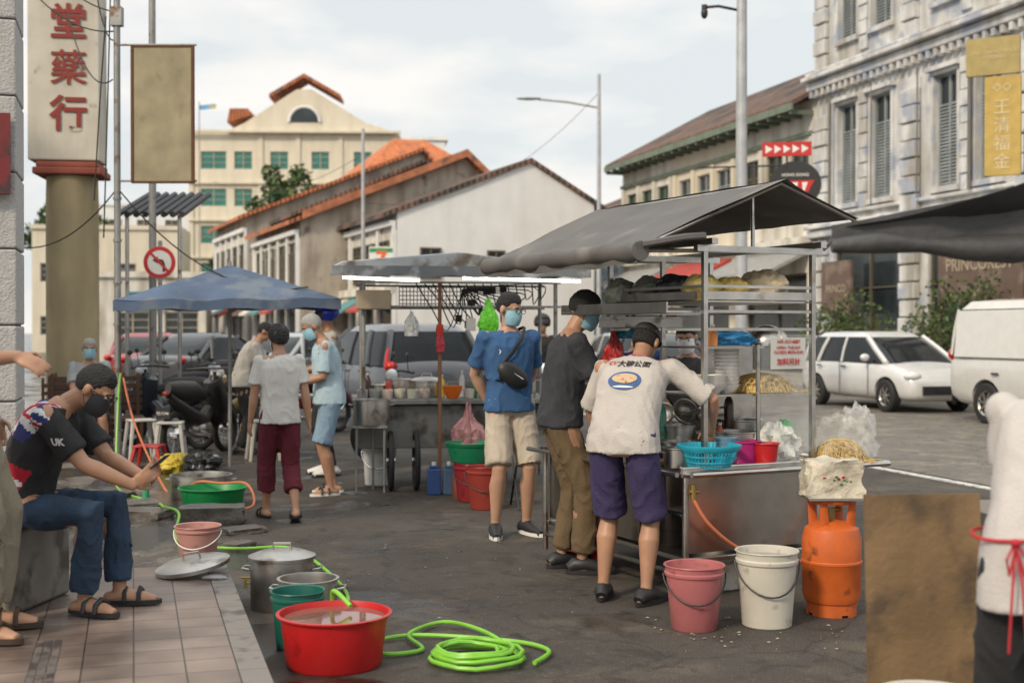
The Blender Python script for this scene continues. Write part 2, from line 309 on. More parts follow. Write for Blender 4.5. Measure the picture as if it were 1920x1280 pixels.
# 8 seated old man
person('elderly seated man in grey shirt and mask with rubber boots',(-4.98,15.1),-70,1.78,.013,pz=.55,py=-.25,lean=4,hp=6,hands=((-.16,.16,.66),(.16,.16,.66)),feet=((-.16,.22,0),(.18,.24,0)),shirt=cl('dustygrey',(.30,.31,.32)),sl=.85,pants=cl('darkgrey',(.05,.05,.055)),pl=1.0,pw=1.2,shoes=(blk,'boot'),hair=('short',hairg),mask=maskb)
# 9 phone man
ukr=cl('ukred',(.42,.012,.03));ukw=cl('ukwhite',(.62,.62,.63));ukb=cl('ukblue',(.03,.035,.14))
HD9=-4
p9,i9=person('seated man in black flag-print shirt and jeans looking at a phone',(-2.18,6.18,.154),HD9,1.72,.0075,pz=.50,py=-.20,lean=24,neckp=36,hp=36,hy=0,hands=((-.04,.39,.64),(.06,.38,.61)),ep=((-.35,.0,-1),(.35,.0,-1)),hdir=((.12,.7,.5),(-.12,.7,.5)),hn=((.9,0,.4),(-.9,0,.4)),curl=.65,
  feet=((-.13,.24,0),(.11,.16,0)),toes=(8,-18),kp=((-.2,.6,1),(.2,.6,1)),shirt=[lightblk,ukw,ukr,ukb],sl=.78,hem=-.05,pants=cl('jeans',(.022,.045,.085),.3),pl=1.92,pw=1.1,shoes=(blk,'sandal'),hair=('short',hairb),mask=m('mask_black',(.03,.03,.035),.8),glasses=True,wide=.95)
for q in SH[p9.name].data.polygons:
    c=q.center-i9['sh'][1];d=q.center
    t=(d-i9['P']).dot(i9['up'])/.53
    if t>.62 and t<1.02 and d.x>-.02 and c.length<.22 and c.y<.04:
        a=(d.x-.10)*9;bq=(t-.84)*9
        k=3
        if abs(abs(a)-abs(bq))<.28:k=1
        if abs(a)<.32 or abs(bq)<.30:k=1
        if abs(a)<.17 or abs(bq)<.16:k=2
        if (q.center-i9['sh'][1]).dot((i9['el'][1]-i9['sh'][1]).normalized())<.03:q.material_index=k
    if 0.0<t<.40 and d.x>.10 and d.y<i9['P'].y+t*.3: q.material_index=2 if (t*5+d.y*3)%1<.8 else 1
nE=(V((1,-.2,.1))).normalized()
decal(SH[p9.name],textmesh('UK',.045,.002,0),ukw,p9,lerp(i9['sh'][1],i9['el'][1],.55),V((0,1,0)),V((0,-.15,1)),nE,'lettering')
# 10 standing man at edge
person('standing man in pale blue shirt and khaki trousers reaching forward',(-2.47,5.66,.154),4,1.86,.009,lean=-8,py=.02,hp=0,neckp=-14,hands=((-.25,.1,.8),(.06,.27,1.14)),ep=((-.5,-1,-.4),(.5,-.8,-1)),hdir=((0,.2,-1),(.1,.8,-.3)),hn=((1,0,0),(-.5,0,-.6)),feet=((-.10,.12,0),(.12,.14,0)),toes=(5,-20),
  shirt=cl('skyblue',(.24,.36,.46)),sl=1.15,hem=-.1,pants=cl('khaki',(.22,.19,.14)),pl=1.93,pw=1.3,shoes=(m('brownrub',(.05,.03,.02),.7),'sandal'),hair=('short',hairb),mask=maskb,belly=.01)
# 11 vendor right edge
p11,i11=person('vendor in white T-shirt and apron tied with red string, bending',(1.53,3.70),80,1.58,.009,lean=26,slean=13,py=-.03,hp=30,hands=((.02,.30,.74),(.20,.30,.74)),ep=((.1,-.1,-1),(.3,-.1,-1)),shirt=cl('offwhite',(.50,.47,.45),.05),sl=.65,hem=-.28,pants=lightblk,pl=1.9,pw=1.25,shoes=(blk,'shoe'),hair=('curly',hairb),mask=maskw,belly=.04,wide=1.04,fold=.005)
q=B();bp=i11['P']
def wr_(z,r=.208,rd=.155): return [(bp.x+r*cos(a),bp.y+.02+rd*sin(a),z+.006*sin(3*a)) for a in [2*pi*j/24 for j in range(24)]]
q.tube(wr_(.99),.006,6,closed=True);bx=-.11;by=bp.y-.135
q.sph((bx,by-.01,.99),(.018,.013,.013));
for dx in(-.02,.025): q.tube([(bx,by,.99),(bx+dx*1.4,by-.02,.94),(bx+dx,by-.015,.89),(bx,by-.01,.98)],.004,5);q.tube([(bx,by,.99),(bx+dx*.6,by-.03,.87),(bx+dx*1.2,by-.035,.66)],.0045,5)
part('apron_string',q,m('red_string',(.42,.02,.03),.8),p11)
# 12 woman behind cart
p12,i12=person('woman in grey top and apron with white mask looking down',(1.26,9.1),-108,1.57,.011,lean=8,hp=18,hands=((-.10,.24,.98),(.10,.28,1.0)),shirt=cl('apron',(.07,.065,.065)),sl=.5,pants=lightblk,shoes=(blk,'shoe'),hair=('short',hairb),mask=maskw,sk=skinp,wide=.98)
# 13 navy man
person('customer in navy shirt standing behind the cook',(.88,9.3),-60,1.62,.012,lean=8,hp=24,hands=((-.12,.28,.95),(.12,.28,.95)),shirt=cl('navy',(.02,.05,.16)),sl=.9,pants=lightblk,shoes=(blk,'shoe'),hair=('short',hairb),mask=maskb)
# 14 rider
person('motorcyclist in black helmet and dark jacket astride a motorcycle',(.42,18.0),-85,1.78,.014,lean=12,py=-.1,pz=.86,hands=((-.3,.42,1.05),(.3,.42,1.05)),feet=((-.26,0,0),(.26,0,0)),shirt=lightblk,sl=1.8,pants=lightblk,shoes=(blk,'shoe'),hair=('helmet',blk))
# crossbody bag
q=B();s1=i1['s'];q.sph((-.02,.15,1.14),(.13,.045,.075),M.Rotation(rad(35),3,'Y'),16);q.mi=1;q.tube([(-.10,.165,1.21),(-.02,.192,1.15),(.04,.19,1.11)],.004,5)
q.mi=0;q.tube([(-.10,.125,1.20),(-.02,.146,1.30),(.06,.118,1.40),(.10,.04,1.475),(.09,-.06,1.46),(.02,-.13,1.36),(-.06,-.145,1.22),(-.13,-.1,1.14),(-.165,0,1.10),(-.10,.12,1.10)],.014,6,closed=True,el=.3)
o=one('crossbody_bag','black crossbody bag slung across the man in blue T-shirt','bag',q,[blk,chrome]);o.location=p1.location;o.rotation_euler=p1.rotation_euler;o.scale=(s1,)*3
for v in o.data.vertices: v.co.x*=-1
decal(SH[p1.name],textmesh('❯',.035,0,0),white,p1,(.10,.1,1.30),(-1,0,0),(0,0,1),(0,1,0),'emblem')
# phone
q=B().box(-.037,.037,-.004,.004,-.078,.078);o=one('mobile_phone','black mobile phone held by the seated man','phone',q,blk,bev=.004)
mw=M.Translation(p9.location)@M.Rotation(rad(HD9-90),4,'Z')@M.Scale(i9['s'],4);hp_=(i9['wr'][0]+i9['wr'][1])*.5+V((0,.085,.075));o.location=mw@hp_;o.rotation_euler=(rad(-50),0,rad(HD9-90))
# ---------------- ground
def gmat(name,c1,c2,wet=0,seed=0,spk=1):
    t=bpy.data.materials.new(name);t.use_nodes=True;n=t.node_tree;N=n.nodes;L=n.links;p=N['Principled BSDF'];tc=N.new('ShaderNodeTexCoord')
    def nz(sc,det=6,dist=0):
        q=N.new('ShaderNodeTexNoise');q.inputs['Scale'].default_value=sc;q.inputs['Detail'].default_value=det;q.inputs['Distortion'].default_value=dist;L.new(tc.outputs['Object'],q.inputs[0]);return q
    def rmp(src,a,b_,ca,cb_):
        r=N.new('ShaderNodeValToRGB');r.color_ramp.elements[0].position=a;r.color_ramp.elements[1].position=b_;r.color_ramp.elements[0].color=(*ca,1);r.color_ramp.elements[1].color=(*cb_,1);L.new(src,r.inputs[0]);return r.outputs[0]
    def mix(bt,f,a,b_):
        x=N.new('ShaderNodeMixRGB');x.blend_type=bt
        if isinstance(f,(int,float)): x.inputs[0].default_value=f
        else: L.new(f,x.inputs[0])
        L.new(a,x.inputs[1])
        if isinstance(b_,tuple): x.inputs[2].default_value=(*b_,1)
        else: L.new(b_,x.inputs[2])
        return x.outputs[0]
    out=rmp(nz(.9,8).outputs[0],.32,.68,c1,c2)
    b=nz(110,3);out=mix('MULTIPLY',.8*spk,out,rmp(b.outputs[0],.35,.72,(.45,.45,.45),(1.9,1.85,1.75)))
    out=mix('MIX',rmp(nz(26,6).outputs[0],.60,.72,(0,0,0),(.6,.6,.6)),out,tuple(c*1.9 for c in c2))
    out=mix('MULTIPLY',rmp(nz(5,7,1.2).outputs[0],.54,.66,(0,0,0),(1,1,1)),out,(.62,.60,.58))
    out=mix('MULTIPLY',rmp(nz(2.2,7,.4).outputs[0],.36,.46,(1,1,1),(0,0,0)),out,(1.45,1.4,1.3))
    out=mix('MULTIPLY',rmp(nz(3.1,3,.2).outputs[0],.66,.70,(0,0,0),(1,1,1)),out,(.45,.43,.41))
    vo=N.new('ShaderNodeTexVoronoi');vo.feature='DISTANCE_TO_EDGE';vo.inputs['Scale'].default_value=.5;wv=nz(3,6);ad=N.new('ShaderNodeMixRGB');ad.blend_type='ADD';ad.inputs[0].default_value=.35;L.new(tc.outputs['Object'],ad.inputs[1]);L.new(wv.outputs[1],ad.inputs[2]);L.new(ad.outputs[0],vo.inputs[0])
    out=mix('MULTIPLY',.8,out,rmp(vo.outputs[0],0,.007,(.5,.5,.5),(1,1,1)))
    if wet:
        w=nz(1.3,5,.6);sx=N.new('ShaderNodeSeparateXYZ');L.new(tc.outputs['Object'],sx.inputs[0])
        ma=N.new('ShaderNodeMath');ma.operation='MULTIPLY_ADD';ma.inputs[1].default_value=-.11;ma.inputs[2].default_value=.20;L.new(sx.outputs[0],ma.inputs[0])
        mc=N.new('ShaderNodeClamp');L.new(ma.outputs[0],mc.inputs[0]);mc.inputs[1].default_value=-.12;mc.inputs[2].default_value=.18
        ad2=N.new('ShaderNodeMath');ad2.operation='ADD';L.new(w.outputs[0],ad2.inputs[0]);L.new(mc.outputs[0],ad2.inputs[1])
        rw=rmp(ad2.outputs[0],.56,.64,(0,0,0),(1,1,1));out=mix('MULTIPLY',rw,out,(.5,.49,.48))
        rr=N.new('ShaderNodeMapRange');L.new(rw,rr.inputs[0]);rr.inputs[3].default_value=.8;rr.inputs[4].default_value=.14;L.new(rr.outputs[0],p.inputs['Roughness'])
    else: p.inputs['Roughness'].default_value=.85
    L.new(out,p.inputs['Base Color']);bp=N.new('ShaderNodeBump');bp.inputs['Strength'].default_value=.35;bp.inputs['Distance'].default_value=.01;L.new(b.outputs[0],bp.inputs['Height']);L.new(bp.outputs[0],p.inputs['Normal']);return t
def S(u,v,z=0): return (-.284*u+.959*v,.959*u+.284*v,z)
RS=16.5
asph=gmat('asphalt',(.040,.034,.029),(.070,.060,.051),1);road=gmat('road_asphalt',(.125,.115,.102),(.175,.160,.143));conc=gmat('concrete_ground',(.10,.087,.073),(.165,.145,.125),1)
struct('ground',B().quad((-400,-100,0),(400,-100,0),(400,700,0),(-400,700,0)),asph,(0,0,0),RS)
struct('road',B().quad((7.95,-20,.004),(17.6,-20,.004),(17.6,160,.004),(7.95,160,.004)),road,(0,0,0),RS)
wp=m('road_paint',(.58,.57,.53),.7,dirt=((.25,.24,.22),12,.5))
struct('road_edge_line',B().box(7.75,7.86,-20,160,0,.008),wp,(0,0,0),RS)
pavm=gmat('pavement_concrete',(.22,.21,.19),(.32,.30,.27));struct('pavement',B().box(17.6,20.5,-20,160,-.05,.14),pavm,(0,0,0),RS)
struct('side_pavement',B().quad((-9,7.6,.004),(.35,7.6,.004),(.1,19,.004),(-9,19,.004)),conc,(0,0,0),RS)
# tiled walkway
t=bpy.data.materials.new('floor_tiles');t.use_nodes=True;n=t.node_tree;N=n.nodes;L=n.links;p=N['Principled BSDF'];tc=N.new('ShaderNodeTexCoord');br=N.new('ShaderNodeTexBrick');br.offset=0;br.inputs['Scale'].default_value=1;br.inputs['Brick Width'].default_value=.2;br.inputs['Row Height'].default_value=.2;br.inputs['Mortar Size'].default_value=.0035;br.inputs['Bias'].default_value=0
br.inputs['Color1'].default_value=(.28,.215,.18,1);br.inputs['Color2'].default_value=(.21,.16,.135,1);br.inputs['Mortar'].default_value=(.06,.048,.04,1);L.new(tc.outputs['Object'],br.inputs[0])
nz=N.new('ShaderNodeTexNoise');nz.inputs['Scale'].default_value=2.5;nz.inputs['Detail'].default_value=9;L.new(tc.outputs['Object'],nz.inputs[0]);r=N.new('ShaderNodeValToRGB');r.color_ramp.elements[0].position=.35;r.color_ramp.elements[1].position=.68;r.color_ramp.elements[0].color=(.45,.43,.41,1);r.color_ramp.elements[1].color=(1.12,1.12,1.12,1);L.new(nz.outputs[0],r.inputs[0])
mx=N.new('ShaderNodeMixRGB');mx.blend_type='MULTIPLY';mx.inputs[0].default_value=1;L.new(br.outputs[0],mx.inputs[1]);L.new(r.outputs[0],mx.inputs[2]);L.new(mx.outputs[0],p.inputs[0]);rr=N.new('ShaderNodeMapRange');L.new(nz.outputs[0],rr.inputs[0]);rr.inputs[3].default_value=.22;rr.inputs[4].default_value=.6;L.new(rr.outputs[0],p.inputs['Roughness'])
bp=N.new('ShaderNodeBump');bp.inputs['Strength'].default_value=.5;bp.inputs['Distance'].default_value=.004;bp.invert=True;L.new(br.outputs[1],bp.inputs['Height']);L.new(bp.outputs[0],p.inputs['Normal']);tiles=t
struct('walkway',B().box(-6,.40,-3,7.6,-.1,.15),tiles,(0,0,0),RS)
nos=m('edge_tile',(.20,.175,.155),.5,dirt=((.07,.06,.05),6,.52));b=B()
for i in range(35): b.box(.402,.515,-3+i*.303,-3+i*.303+.298,-.1,.152)
struct('walkway_edge',b,nos,(0,0,0),RS)
b=B()
for i in range(30):
    for k in range(3): b.box(-.40+k*.036,-.372+k*.036,-3+i*.297,-3+i*.297+.29,.1,.154)
struct('walkway_border',b,m('border_tile',(.13,.11,.10),.5,dirt=((.05,.04,.035),8,.5)),(0,0,0),RS)
# ---------------- buildings
def wallgrid(b,w,h,ops,dep=.2,z0=0):
    xs=sorted({0,w}|{o[0] for o in ops}|{o[1] for o in ops});zs=sorted({z0,h}|{o[2] for o in ops}|{o[3] for o in ops})
    for i in range(len(xs)-1):
        for j in range(len(zs)-1):
            cx=(xs[i]+xs[i+1])/2;cz=(zs[j]+zs[j+1])/2
            if not any(o[0]<cx<o[1] and o[2]<cz<o[3] for o in ops): b.quad((xs[i],0,zs[j]),(xs[i+1],0,zs[j]),(xs[i+1],0,zs[j+1]),(xs[i],0,zs[j+1]))
    for o in ops:
        x0,x1,a,c=o[:4];b.quad((x0,0,a),(x0,dep,a),(x0,dep,c),(x0,0,c));b.quad((x1,0,a),(x1,0,c),(x1,dep,c),(x1,dep,a));b.quad((x0,0,c),(x0,dep,c),(x1,dep,c),(x1,0,c));b.quad((x0,0,a),(x1,0,a),(x1,dep,a),(x0,dep,a))
WM={}
def winmesh(w,h,style,fm,pm):
    k=(round(w,2),round(h,2),style,fm.name,pm.name)
    if k in WM:return WM[k]
    b=B();f=.06
    for x0,x1,z0,z1 in((0,w,0,f),(0,w,h-f,h),(0,f,f,h-f),(w-f,w,f,h-f),(w/2-.03,w/2+.03,f,h-f)): b.box(x0,x1,-.03,.04,z0,z1)
    if style=='louvre':
        b.box(f,w-f,-.03,.04,h*.72,h*.72+.05)
        nl=int(h*.7/.085)
        for i in range(nl):
            z=f+.02+i*(h*.72-f-.02)/nl
            for a,c in((f,w/2-.03),(w/2+.03,w-f)): b.add([(a,-.028,z),(c,-.028,z),(c,.03,z+.075),(a,.03,z+.075)],[(0,1,2,3)])
    else:
        for q in(.36,.68): b.box(f,w-f,-.02,.03,h*q,h*q+.04)
    b.mi=1;b.quad((f,.035,f),(w-f,.035,f),(w-f,.035,h-f),(f,.035,h-f));WM[k]=b.mesh([fm,pm],False);return WM[k]
glassd=m('window_glass',(.03,.04,.045),.08,var=.5,scale=.7);glassg=m('window_green_glass',(.04,.20,.17),.12,var=.5,scale=.4);shutg=m('shutter_grey',(.30,.33,.34),.6,var=.2,scale=2,streak=.4);shutd=m('shutter_dark',(.12,.10,.07),.6);framec=m('frame_cream',(.42,.38,.28),.6);shutgr=m('shutter_green',(.10,.16,.11),.6,var=.3,scale=2)
def wins(par,ops,style,fm,pm,dep=.16):
    for o in ops:
        w=part('window',winmesh(o[1]-o[0],o[3]-o[2],style,fm,pm),None,par,(o[0],dep-.045,o[2]))
plw=m('plaster_white',(.74,.74,.73),.85,var=.04,scale=1.5,streak=.10,bump=.15,bscale=14,dirt=((.60,.59,.57),.7,.60))
plc=m('plaster_cream',(.66,.60,.48),.85,var=.05,scale=.6,streak=.15)
plo=m('plaster_ornate',(.64,.64,.63),.85,var=.12,scale=2.5,streak=.6,bump=.35,bscale=7,dirt=((.36,.39,.46),1.4,.51))
pls=m('plaster_shop',(.66,.63,.56),.85,var=.10,scale=1.2,streak=.5);plg=m('plaster_stained',(.42,.37,.31),.9,var=.2,scale=1,streak=.6,dirt=((.14,.12,.10),1.5,.60))
def tilem(n,c,d,dr):
    t=m(n,c,.85,var=.35,scale=3,dirt=(d,.9,dr));nt=t.node_tree;tc=[x for x in nt.nodes if x.type=='TEX_COORD'][0]
    wv=nt.nodes.new('ShaderNodeTexWave');wv.inputs['Scale'].default_value=1.3;wv.bands_direction='X';nt.links.new(tc.outputs['Object'],wv.inputs[0]);bp=nt.nodes.new('ShaderNodeBump');bp.inputs['Distance'].default_value=.08;nt.links.new(wv.outputs[1],bp.inputs['Height']);nt.links.new(bp.outputs[0],nt.nodes['Principled BSDF'].inputs['Normal']);return t
tiler=tilem('roof_tile_orange',(.42,.14,.06),(.20,.11,.08),.54);tiled=tilem('roof_tile_dark',(.17,.10,.075),(.06,.055,.05),.47);tileo=m('ridge_orange',(.42,.16,.08),.8,var=.3,scale=3,dirt=((.18,.10,.07),1.5,.55))
u0=34.8
bo=T('ornate_building','tall weathered white colonial building with pilasters and louvred windows','building',S(u0,20),RS-90)
W=19.6;ops=[];b=B()
for bay in range(4):
    for k in(0,1):
        x=1.30+bay*4.7+k*1.75
        ops+=[(x,x+.98,5.2,8.1),(x,x+.98,10.0,12.9)]
gops=[(1.0+i*4.7,4.6+i*4.7,.15,3.9) for i in range(4)]
wallgrid(b,W,14.5,ops+gops,.25);b.box(0,W,.26,8,14.2,14.5);b.box(-.01,0.0,.0,8,0,14.5);part('wall',b,plo,bo,smooth=False)
for z,d,h in((4.3,.28,.22),(4.55,.4,.12),(8.75,.3,.25),(9.02,.5,.13),(9.2,.35,.1),(4.9,.15,.1),(13.6,.4,.3)): part('cornice',B().box(-.15,W,-d,-.003,z,z+h),plo,bo,smooth=False,bev=.03)
b=B()
for i in range(60): b.box(i*.33,i*.33+.14,-.27,-.004,8.55,8.74)
o=part('dentil_band',b,plo,bo,smooth=False)
for i in range(5):
    x=i*4.7-(.1 if i else 0)
    for ra,rb_ in(((0,9)),((10,17)),):
        b=B()
        for j in range(ra,rb_):
            z=j*.47;b.box(x,x+.75,-.16-.05*(j%2),-.002,z+.0,z+.43)
        part('pilaster',b,plo,bo,smooth=False,bev=.03)
    b=B()
    for j in range(9): b.box(x+.04,x+.71,-.14-.05*(j%2),-.002,9.32+j*.47,9.32+j*.47+.43)
    part('pilaster',b,plo,bo,smooth=False,bev=.03)
    x=i*4.7+2.46
    for zz in(5.02,9.5):
        b=B()
        for j in range(8): b.box(x,x+.40,-.09-.03*(j%2),-.002,zz+j*.42,zz+j*.42+.39)
        part('pilaster',b,plo,bo,smooth=False,bev=.02)
for o in ops:
    b=B();b.box(o[0]-.12,o[1]+.12,-.14,-.001,o[2]-.14,o[2]-.0);b.box(o[0]-.12,o[0]-.005,-.07,-.001,o[2],o[3]);b.box(o[1]+.005,o[1]+.12,-.07,-.001,o[2],o[3]);b.box(o[0]-.1,o[1]+.1,-.10,-.001,o[3],o[3]+.1);b.box(o[0]-.2,o[1]+.2,-.22,-.001,o[3]+.1,o[3]+.22)
    part('window_surround',b,plo,bo,smooth=False)
wins(bo,ops,'louvre',shutg,glassd);wins(bo,gops,'glass',shutd,glassd)
for k in range(9):
    x=1.1+k*2.2;part('drain_pipe' if k%3==0 else 'wall_cable',B().tube([(x,-.22,5.0),(x+.02,-.22,8.4)],.05 if k%3==0 else .02,8),m('pipe_dark',(.16,.15,.14),.7),bo)
crm=m('letter_cream',(.36,.30,.21),.6)
sg=T('shop_sign','dark brown shop sign with cream lettering on the building','sign',S(u0-7.0,19.4,2.2),RS-90,me=B().box(0,3.2,0,.08,0,1.45).mesh(m('sign_brown',(.13,.085,.065),.6,dirt=((.20,.15,.12),2,.5)),False))
text('PRINCOREST',.44,crm,sg,(1.6,-.01,.9),0,.006)
sg=T('shop_sign','small brown shop sign with pale lettering by the entrance','sign',S(u0-1.3,19.4,2.0),RS-90,me=B().box(0,1.6,0,.08,0,1.5).mesh(m('sign_brown'),False));text('PRINCO',.30,crm,sg,(.8,-.01,.7),0,.004)
for i,(ww,mt) in enumerate(((5.4,pls),(5.4,plc),(5.4,pls))):
    uu=u0+5.4*(i+1);e=T('shophouse','two-storey cream shophouse with louvred windows and dark tiled roof','building',S(uu,20.0+.01*i),RS-90,'row of shophouses')
    ops=[(.5+k*1.62,.5+k*1.62+1.2,5.0,7.2) for k in range(3)];g=[(.6,4.8,.15,3.3)];b=B();wallgrid(b,5.38,8.6,ops+g,.22);b.quad((5.38,0,0),(5.38,7,0),(5.38,7,8.4),(5.38,4,10.6),(5.38,0,8.4));b.quad((0,0,0),(0,7,0),(0,7,8.4),(0,4,10.6),(0,0,8.4));part('wall',b,mt,e,smooth=False)
    wins(e,ops,'louvre',(shutd,shutg,shutgr)[i],glassd);wins(e,g,'glass',shutd,glassd,.2)
    b=B();b.prism([(0,-.8,8.35),(0,4,10.9),(0,4,11.05),(0,-.8,8.5)],(5.38,0,0));b.prism([(0,4,10.9),(0,9,8.2),(0,9,8.35),(0,4,11.05)],(5.38,0,0));part('roof',b,tiled,e,smooth=False)
    tg_=m('trim_green',(.16,.2,.15),.7,streak=.4);b=B();b.box(0,5.38,-.85,-.80,8.2,8.42)
    for k in range(8): b.box(.1+k*.72,.17+k*.72,-.80,-.01,8.1,8.24)
    part('eave_trim',b,tg_,e,smooth=False);part('moulding',B().box(0,5.38,-.25,-.002,4.2,4.4),mt,e,smooth=False);part('moulding',B().box(0,5.38,-.12,-.002,7.5,7.62),tg_,e,smooth=False)
    for k in range(4): part('pilaster',B().box(.1+k*1.66,.1+k*1.66+.26,-.1,-.002,4.45,7.45),mt,e,smooth=False)
    part('awning',B().prism([(.3,-.02,3.9),(.3,-1.5,3.2),(.3,-1.5,3.3),(.3,-.02,4.02)],(4.7,0,0)),(m('awning_grey',(.3,.3,.29),.8),m('awning_red',(.4,.06,.05),.8),m('awning_grey'))[i],e,smooth=False)
e=T('corner_building','pale blue shophouse with tiled roof at the street corner','building',S(51.2+7,20.4),RS-90);b=B();wallgrid(b,6.5,6.9,[(1+k*1.8,2.1+k*1.8,4,5.8) for k in range(3)],.2);b.quad((6.5,0,0),(6.5,8,0),(6.5,8,7),(6.5,0,6.9));part('wall',b,m('plaster_blue',(.36,.44,.50),.8,streak=.4),e,smooth=False);wins(e,[(1+k*1.8,2.1+k*1.8,4,5.8) for k in range(3)],'louvre',shutg,glassd);part('roof',B().prism([(0,-.7,6.7),(0,4,8.6),(0,9,6.7)],(6.7,0,0)),tiled,e,smooth=False)
def gable(label,loc,rz,poly,depth,wm,rm,sidewins,frontops=(),rakes=.35,orange=False,rx=.6):
    e=T('gabled_shophouse',label,'building',loc,rz);b=B();b.prism([(x,0,z) for x,z in poly],(0,depth,0))
    part('wall',b,wm,e,smooth=False)
    top=[p for p in poly if p[1]>0.1];b=B()
    top=top[::-1] if top[0][0]>top[-1][0] else top
    for (x0,z0),(x1,z1) in zip(top[:-1],top[1:]):
        if abs(x1-x0)<.2: continue
        d=V((x1-x0,0,z1-z0)).normalized();e0=V((x0,0,z0))-(d*rx if (x0,z0)==top[0] else d*0);e1=V((x1,0,z1))+(d*rx if (x1,z1)==top[-1] else d*0)
        b.prism([e0+V((0,-rakes,.01)),e1+V((0,-rakes,.01)),e1+V((0,-rakes,.20)),e0+V((0,-rakes,.20))],(0,depth+rakes,0))
    part('roof',b,rm,e,smooth=False)
    if orange:
        b=B()
        for (x0,z0),(x1,z1) in zip(top[:-1],top[1:]):
            b.prism([(x0,-rakes-.12,z0+.02),(x1,-rakes-.12,z1+.02),(x1,-rakes-.12,z1+.36),(x0,-rakes-.12,z0+.36)],(0,.11,0))
        part('verge',b,tileo,e,smooth=False)
    for (x,z,w,h) in frontops:
        part('window',winmesh(w,h,'glass',shutd,glassd),None,e,(x,-.05,z))
    for (y,z,w,h,st) in sidewins:
        part('window',winmesh(w,h,st,shutd,glassd),None,e,(-.12,y+w,z),(0,0,rad(-90)))
    return e
gA=gable('plain white gable-walled building with two small dark windows',(-4.37,48.8,0),22,[(0,0),(8.3,0),(8.3,6.6),(5.5,8.15),(0,6.0)],11,plw,tiled,[(.8+k*2,3.4,1.2,1.6,'louvre') for k in range(5)],[(.9,3.5,.85,1.2),(3.65,3.6,.75,1.05)],rakes=.12)
gB=gable('stained plaster shophouse with orange tiled rake and shuttered front',(-9.0,54.5,0),22,[(0,0),(10.5,0),(10.5,6.5),(7.4,9.2),(0,6.2)],10,plg,tiler,[(.5+k*2.3,3.5,1.7,1.8,'louvre') for k in range(4)],[(5.2,6.2,.8,.7)],orange=True)
gC=gable('old shophouse with dark tiled gable roof and pale facade',(-13.6,66,0),22,[(0,0),(12,0),(12,8.2),(9.4,11.2),(0,7.4)],10,plg,tiler,[(.5+k*2.3,4.0,1.7,2,'louvre') for k in range(4)])
gD=gable('upper gabled roof of an old shophouse with dark stained wall',(-10.2,62,0),22,[(0,0),(9,0),(9,8.0),(6.2,9.9),(0,7.2)],7,m('plaster_darkstain',(.20,.16,.13),.9,var=.3,scale=1,streak=.6),tiled,[])
e=T('hip_roof_house','house with bright orange hipped tile roof above the row','building',(-8.2,70,0),22);b=B().box(0,8,0,8,0,9.6);part('wall',b,plc,e,smooth=False);b=B();a=[(-.6,-.6,9.6),(8.6,-.6,9.6),(8.6,8.6,9.6),(-.6,8.6,9.6)];r=[(3,4,12.7),(5,4,12.7)];b.add(a+r,[(0,1,5,4),(1,2,5),(2,3,4,5),(3,0,4),(3,2,1,0)]);part('roof',b,m('roof_tile_bright',(.50,.16,.06),.85,var=.3,scale=4,bump=.6,bscale=6,dirt=((.22,.10,.07),1.2,.55)),e,smooth=False)
aw=(m('awning_red'),m('awning_teal',(.1,.25,.25),.8),pls,tiled)
for e_,d_,z1 in((gB,9.8,5.6),(gC,9.8,6.6),(gA,10.8,5.5)):
    part('facade_render',B().box(-.06,-.01,0,d_,0,z1*.97),pls,e_,smooth=False)
    for k in range(6): part('pilaster',B().box(-.2,-.061,max(0,k*d_/5-.15),k*d_/5+.1,0,z1),plw,e_,smooth=False)
    part('cornice',B().box(-.5,-.062,0,d_,2.9,3.2),pls,e_,smooth=False);part('cornice',B().box(-.3,-.062,0,d_,z1,z1+.2),plw,e_,smooth=False)
    for k in range(4): part('awning',B().prism([(-.205,k*d_/4+.3,2.8),(-1.4,k*d_/4+.3,2.2),(-1.4,k*d_/4+.3,2.3),(-.205,k*d_/4+.3,2.95)],(0,d_/4-.6,0)),aw[k],e_,smooth=False);part('shopfront',B().box(-.09,-.062,k*d_/4+.4,k*d_/4+d_/4-.4,0,2.5),glassd,e_,smooth=False)
# cream block
e=T('cream_building','five-storey cream building with green windows and arched gable vent','building',(-25.2,100,0),2)
ops=[]
for r_ in range(5):
    z=2.5+r_*2.9
    for x0,x1 in((.9,2.9),(3.5,4.9),(6.3,7.7),(9.5,10.9),(12.8,14.2)): ops.append((x0,x1,z,z+1.4))
b=B();wallgrid(b,16.4,17.0,ops,.2);b.box(0,16.4,.22,14,0,16.9);part('wall',b,plc,e,smooth=False)
b=B();b.prism([(3.0,-.3,17.0),(16.2,-.3,17.0),(13.8,-.3,17.7),(9.6,-.3,20.3),(8.4,-.3,20.3),(4.4,-.3,17.7)],(0,12,0));part('gable',b,plc,e,smooth=False)
b=B();b.prism([(6.3,-.6,19.9),(9.0,-.6,21.5),(11.8,-.6,19.9),(11.8,-.6,19.6),(9.0,-.6,21.2),(6.3,-.6,19.6)],(0,3,0));part('roof',b,tiler,e,smooth=False);part('roof',B().prism([(3.0,-.31,17.7),(4.9,-.31,18.3),(4.6,-.31,18.8),(3.2,-.31,18.8)],(0,5,0)),tiler,e,smooth=False)
for r_ in range(4): part('cornice',B().box(0,16.4,-.25,-.003,4.25+r_*2.9,4.4+r_*2.9),plc,e,smooth=False)
part('cornice',B().box(.0,16.5,-.6,-.304,16.9,17.1),plc,e,smooth=False)
for xx in(.0,5.4,8.3,11.6): part('pilaster',B().box(xx,xx+.35,-.12,-.003,0,16.9),plc,e,smooth=False)
